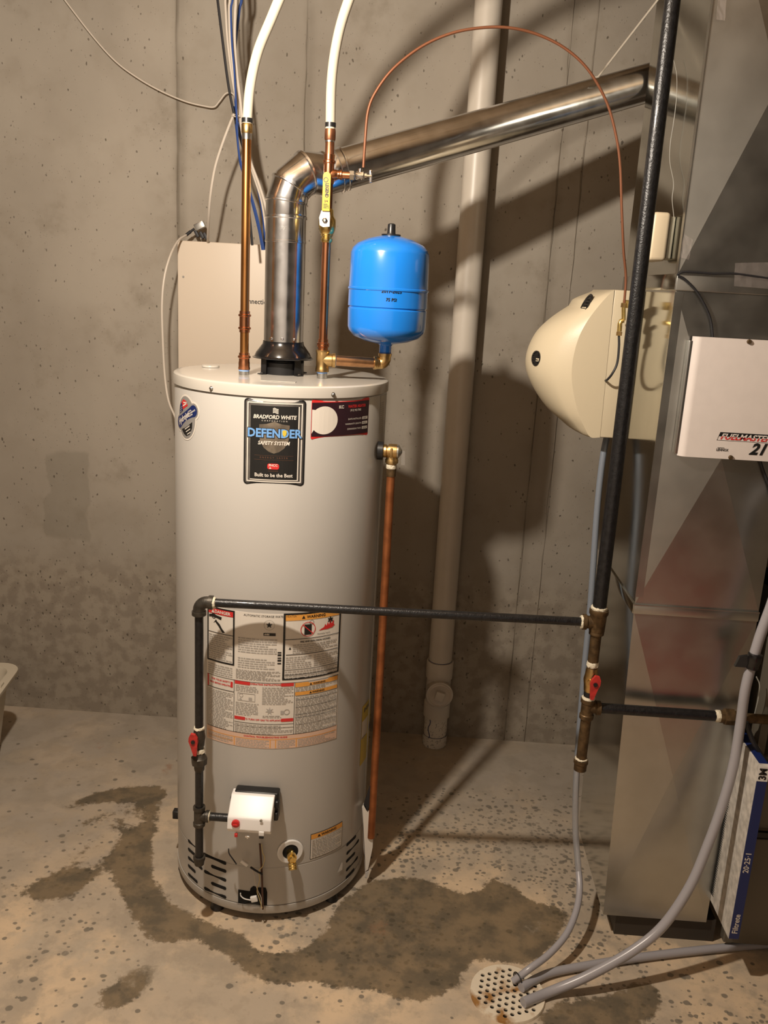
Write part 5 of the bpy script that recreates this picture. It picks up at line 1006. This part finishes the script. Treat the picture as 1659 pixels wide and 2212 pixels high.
wirev('brown tube rising from the burner opening to the control valve', [(569, 1955), (568, 1920), (567, 1880), (565, 1845), (563, 1815)], .0030, mat('brown_tube', (.10, .05, .035), .4, .3), .016)
def htilt_box(u, v, hx_, hz_, ang, e=.022, hy_=.004):
    c = hw_(u, v, e); m_ = Matrix.Rotation(ang, 3, 'Y'); b = MB(); b.box((-hx_, -hy_, -hz_), (hx_, hy_, hz_), .0012); b.v = [tuple(c+m_ @ Vector(p)) for p in b.v]; return b, c
b, c = htilt_box(533, 1853, .011, .0045, .65); tag(obj('inline_connector', b, M['whitep'], loc=c), 'white inline wire plug hanging below the control valve', 'connector')
b, c = htilt_box(552, 1930, .009, .008, -.3); tag(obj('wire_tag', b, M['whitep'], loc=c), 'small white ribbed tag hanging at the burner opening', 'tag')
wirev('dark cable knot tying the wires above the burner opening', [(545, 1862), (555, 1869), (565, 1875), (568, 1878)], .0028, M['kcab'], .022)

# ------------------------------------------------------------------ drain and tubes
dc = atz(1096, 2148, 0); DR = .0935
Dr = thing('floor_drain', 'round rusty cream floor drain grate set in the concrete', 'drain', dc)
def grate():
    n = 64; pts = [Vector((dc.x+DR*math.cos(2*PI*i/n), dc.y+DR*math.sin(2*PI*i/n))) for i in range(n)]; edges = [(i, (i+1) % n) for i in range(n)]; holes = []
    g = .0195; a = .35
    for i in range(-6, 7):
        for j in range(-6, 7):
            x_, y_ = (i+.5*(j % 2))*g, j*g*.87; X_, Y_ = x_*math.cos(a)-y_*math.sin(a), x_*math.sin(a)+y_*math.cos(a)
            if math.hypot(X_, Y_) < DR-.012: holes.append((dc.x+X_, dc.y+Y_))
    hr = .0054; m = 12
    for hx_, hy_ in holes:
        k = len(pts); pts += [Vector((hx_+hr*math.cos(2*PI*q/m), hy_+hr*math.sin(2*PI*q/m))) for q in range(m)]; edges += [(k+q, k+(q+1) % m) for q in range(m)]
    r = delaunay_2d_cdt(pts, edges, [], 0, 1e-7); fs = []
    for f in r[2]:
        c = sum((r[0][i] for i in f), Vector((0, 0)))/len(f)
        if math.hypot(c.x-dc.x, c.y-dc.y) < DR and all(math.hypot(c.x-h[0], c.y-h[1]) > hr*.97 for h in holes): fs.append(f)
    b = MB(); b.add([(v.x, v.y, .007) for v in r[0]], fs)
    for hx_, hy_ in holes: b.lathe([(0, hr), (-.004, hr)], (hx_, hy_, .007), (0, 0, 1), m, caps=False)
    b.lathe([(.0, DR+.002), (.004, DR+.0015), (.007, DR)], (dc.x, dc.y, 0), (0, 0, 1), n, caps=False); return b
obj('grate', grate(), M['grate'], Dr)
b = MB(); b.lathe([(0, DR), (.001, 0)], (dc.x, dc.y, .0012), (0, 0, 1), 40, caps=False); obj('sump', b, M['dark'], Dr)
def hose(label, pts, rad, segs, name='vinyl_tube'):
    q = spline(pts, 8); n = len(q)
    if len(segs) == 1:
        o = obj(name, (lambda b: (b.tube(q, rad, 16), b)[1])(MB()), M[segs[0][1]], loc=q[-1]); tag(o, label, 'tube', 'vinyl tubes to the floor drain'); return
    t = thing(name, label, 'tube', q[-1], 'vinyl tubes to the floor drain'); i0 = 0
    for f, m, nm in segs:
        i1 = int(f*(n-1)); b = MB(); b.tube(q[i0:i1+1], rad, 16); obj(nm, b, M[m], t); i0 = i1
A = [aty(1312, 938, 2.46), aty(1302, 990, 2.44), aty(1290, 1100, 2.41), aty(1276, 1300, 2.36), aty(1262, 1450, 2.32), aty(1250, 1600, 2.28), aty(1244, 1700, 2.24), aty(1243, 1790, 2.215), aty(1248, 1860, 2.175), aty(1252, 1920, 2.12), aty(1244, 1970, 2.06), aty(1222, 2020, 1.995), aty(1185, 2062, 1.94), aty(1145, 2092, 1.90), atz(1108, 2120, .016)]
hose('clear vinyl tube running from the humidifier down the duct side to the floor drain', A, .0090, [(.38, 'vinylb', 'upper_tube'), (.60, 'vinylc', 'clear_stretch'), (1, 'vinyl', 'lower_tube')])
B_ = [aty(1850, 1060, 2.12), aty(1790, 1075, 2.03), aty(1735, 1110, 2.0), aty(1700, 1180, 2.0), aty(1672, 1290, 2.0), aty(1640, 1380, 2.005), aty(1612, 1480, 2.01), aty(1600, 1560, 2.015), aty(1585, 1650, 2.01), aty(1560, 1740, 2.0), aty(1528, 1828, 1.985), aty(1490, 1915, 1.965), aty(1432, 2000, 1.94), aty(1365, 2055, 1.915), aty(1270, 2108, 1.885), aty(1190, 2142, 1.865), atz(1130, 2166, .018)]
hose('thick grey vinyl tube curving from the upper right down to the floor drain', B_, .0125, [(1, 'vinyl', '')])
Cq = [atz(1700, 2036, .012), atz(1600, 2044, .012), atz(1480, 2056, .012), atz(1369, 2070, .012), atz(1280, 2084, .012), atz(1200, 2099, .012), atz(1160, 2114, .013), atz(1126, 2134, .018)]
hose('grey vinyl tube lying flat on the floor from the furnace to the drain', Cq, .0112, [(1, 'vinyl', '')])
c = atz(1118, 2118, .02); b = MB(); ax = Vector((.9, .45, 0)).normalized(); b.tube([c+Vector((-ax.y, ax.x, 0))*(.019*math.cos(t))+Vector((0, 0, 1))*(.015*math.sin(t)+.004) for t in np.linspace(0, 2*PI, 17)], .0017, 6); tag(obj('cable_tie', b, M['black'], loc=c), 'black tie bundling the tube ends at the floor drain', 'cable tie')
# taped clamp on the thick tube
c = aty(1628, 1428, 2.003); d = (B_[6]-B_[5]).normalized()
b = MB(); b.lathe([(-.020, .013), (-.018, .0175), (-.006, .019), (.006, .0165), (.018, .0175), (.020, .013)], c, d, 10); b.prism([c+Vector((-.002, .004, .018)), c+Vector((-.034, .01, .008)), c+Vector((-.042, .01, -.018)), c+Vector((-.010, .004, -.016))], (0, -.010, 0)); tag(obj('tape_wrap', b, M['blackg'], loc=c), 'black tape wrap strapping the thick tube above the gas union', 'tape')

# ------------------------------------------------------------------ filter and furnace
FX0, FX1, FY0, FZ0, FZ1 = .884, .910, 1.952, .143, .642
Fi = thing('air_filter', 'pleated air filter in a white and blue cardboard frame beside the duct', 'air filter', (FX0, FY0, FZ0))
b = MB(); b.box((FX0, FY0, FZ0), (FX1, 2.55, FZ1)); obj('frame', b, M['card'], Fi, smooth=False)
b = MB(); b.box((FX0+.0005, FY0-.0012, FZ0+.001), (FX1-.0005, FY0+.0001, FZ1-.04)); b.box((FX0+.004, FY0+.01, FZ1-.0002), (FX1-.0002, 2.5, FZ1+.001)); obj('blue_band', b, M['blp'], Fi, smooth=False)
fpz = Print(lambda a, bb, e: Vector((FX0+.013+a, FY0-.0013-e, bb)))
b = MB(); fpz.text(b, '20·25·1', 0, aty(1600, 1862, FY0)[2], .020, .0003, rot=PI/2, bold=.0003); fpz.text(b, 'Filtrete', 0, FZ0+.046, .020, .0003, rot=PI/2, bold=.0003); obj('white_lettering', b, M['paper'], Fi, smooth=False)
b = MB(); b.box((FX0+.0002, FY0-.0016, FZ1-.042), (FX1-.0002, FY0, FZ1-.0004)); obj('white_square', b, M['whitep'], Fi, smooth=False)
b = MB(); Print(lambda a, bb, e: Vector((FX0+.013+a, FY0-.0018-e, bb))).text(b, '3M', 0, FZ1-.022, .025, .0003, rot=PI/2, bold=.0010); obj('black_lettering', b, M['ink'], Fi, smooth=False)
b = MB(); n = 70
for i in range(n):
    z_ = FZ0+.02+(FZ1-FZ0-.03)*i/n; b.prism([(FX0-.0011, 2.0995, z_), (FX0-.0011, 2.0995, z_+.0066), (FX0-.0011, 2.082, z_+.003)], (.001, 0, 0))
obj('sawtooth_edge', b, M['dark'], Fi, smooth=False, kind='stuff')
Fu = thing('furnace', 'dark furnace cabinet at the right edge behind the air filter', 'furnace', (.93, 2.0, 0))
fx0, fx1 = .926, 1.5
b = MB(); b.box((fx0, 2.072, .07), (fx0+.02, DY1, 1.06)); b.box((fx0, 2.072, .032), (fx1, 2.10, .36), .003); b.box((fx0, DY1-.02, .07), (fx1, DY1, 1.06)); b.box((fx0, 2.072, 1.03), (fx1, DY1, 1.06)); obj('cabinet', b, M['fab'], Fu)
b = MB(); b.box((fx0+.002, 2.064, .37), (fx1, 2.074, .385)); obj('door_ledge', b, M['black'], Fu)
b = MB(); b.box((fx0+.005, 2.074, .39), (fx1, 2.09, .60), .003); obj('lower_door', b, M['fab'], Fu)
p = aty(1655, 1595, 2.1); b = MB(); b.lathe([(0, .05), (.02, .052), (.022, .045), (.07, .04), (.075, .05), (.08, .05)], p+Vector((.07, .13, .01)), (0, -1, 0), 28); b.lathe([(0, .018), (.05, .018)], p+Vector((.015, .12, .0)), (0, -1, 0), 18); obj('inducer', b, M['ducts'], Fu)
b = MB(); b.box((fx0+.02, 2.36, .62), (fx1, 2.37, 1.03)); obj('burner_panel', b, mat('brown_steel', (.10, .085, .06), .4, .5), Fu, smooth=False)
def fw_(label, pts, m, r): 
    q = [aty(*p) for p in pts]; o = obj('wire', (lambda b: (b.tube(spline(q, 6), r, 8), b)[1])(MB()), M[m], loc=q[0]); tag(o, label, 'wire')
fw_('thin brown wire hanging in the furnace opening right of the thick tube', [(1634, 1462, 2.06), (1641, 1480, 2.06), (1638, 1510, 2.06), (1630, 1545, 2.07), (1626, 1580, 2.07)], 'gcab', .0016)
fw_('dark hose sweeping across the furnace opening above the filter', [(1612, 1560, 2.02), (1622, 1590, 2.02), (1640, 1625, 2.02), (1665, 1655, 2.02), (1700, 1680, 2.02)], 'kcab', .006)
fw_('black wire running down below the white control box to the furnace', [(1640, 990, 2.09), (1650, 1020, 2.09), (1662, 1050, 2.09), (1668, 1075, 2.09)], 'kcab', .0035)

# ------------------------------------------------------------------ tub at the left
zr = .335
ca, cb = atz(50, 1432, zr), atz(0, 1500, zr); dv = (cb-ca); dv.z = 0; dv.normalize(); pv = Vector((-dv.y, dv.x, 0)); pv = pv if pv.x < 0 else -pv
Lt, Wt = .62, .48; tc = ca+dv*(Lt/2)+pv*(Wt/2); tc.z = 0
Tb = thing('storage_tub', 'off-white plastic storage tub on the floor at the far left', 'tub', tc)
def rr3(hl, hw_2, r, z, n=6): return [tc+dv*a+pv*c+Vector((0, 0, z)) for a, c in rrect(-hl, -hw_2, hl, hw_2, r, n)]
rings = [rr3(Lt/2-.075, Wt/2-.075, .05, .0), rr3(Lt/2-.07, Wt/2-.07, .05, .004), rr3(Lt/2-.03, Wt/2-.03, .06, zr-.03), rr3(Lt/2-.028, Wt/2-.028, .06, zr-.012), rr3(Lt/2-.002, Wt/2-.002, .07, zr-.016), rr3(Lt/2, Wt/2, .07, zr-.012), rr3(Lt/2, Wt/2, .07, zr), rr3(Lt/2-.03, Wt/2-.03, .06, zr), rr3(Lt/2-.034, Wt/2-.034, .06, zr-.01), rr3(Lt/2-.075, Wt/2-.075, .05, .008)]
b = MB(); m_ = len(rings[0])
for r_ in rings: b.v += [tuple(p) for p in r_]
b.f = [(j*m_+i, j*m_+(i+1) % m_, (j+1)*m_+(i+1) % m_, (j+1)*m_+i) for j in range(len(rings)-1) for i in range(m_)]+[tuple(range(m_)), tuple((len(rings)-1)*m_+i for i in range(m_))]
obj('body', b, M['tub'], Tb)
for s_ in (-.12, .08):
    c = tc+dv*s_-pv*(Wt/2-.012)+Vector((0, 0, zr)); b = MB(); b.prism([c-dv*.02, c+dv*.02, c+dv*.016+Vector((0, 0, .008)), c-dv*.016+Vector((0, 0, .008))], pv*.012); obj('latch_tab', b, M['tub'], Tb, smooth=False)
Rb = thing('red_reflection_block', 'unseen red tote on the floor behind the camera, mirrored in the duct', 'block', (1.2, .1, 0))  # added, unseen; stands in for red clothing mirrored in the duct
b = MB(); b.prism([(1.02, -.05, 0), (1.42, -.05, 0), (1.42, .35, 0), (1.02, .35, 0)], (0, 0, .24)); obj('body', b, mat('red_block', (.80, .02, .07), .5), Rb, smooth=False)
b = MB(); b.box((1.00, -.07, .24), (1.44, .37, .27), .012); obj('lid', b, mat('red_block_top', (.75, .018, .06), .45), Rb)
# bulb holder above the lamp, out of the picture
Lh = thing('bulb_holder', 'white porcelain bulb holder hanging from the ceiling, out of frame', 'lamp', (BULB[0], BULB[1], 2.85))
b = MB(); b.lathe([(.045, .015), (.05, .02), (.09, .022), (.10, .012)], BULB, (0, 0, 1), 20); obj('socket', b, M['whitep'], Lh)
b = MB(); b.lathe([(.10, .003), (.52, .003)], BULB, (0, 0, 1), 8); obj('cord', b, M['kcab'], Lh)
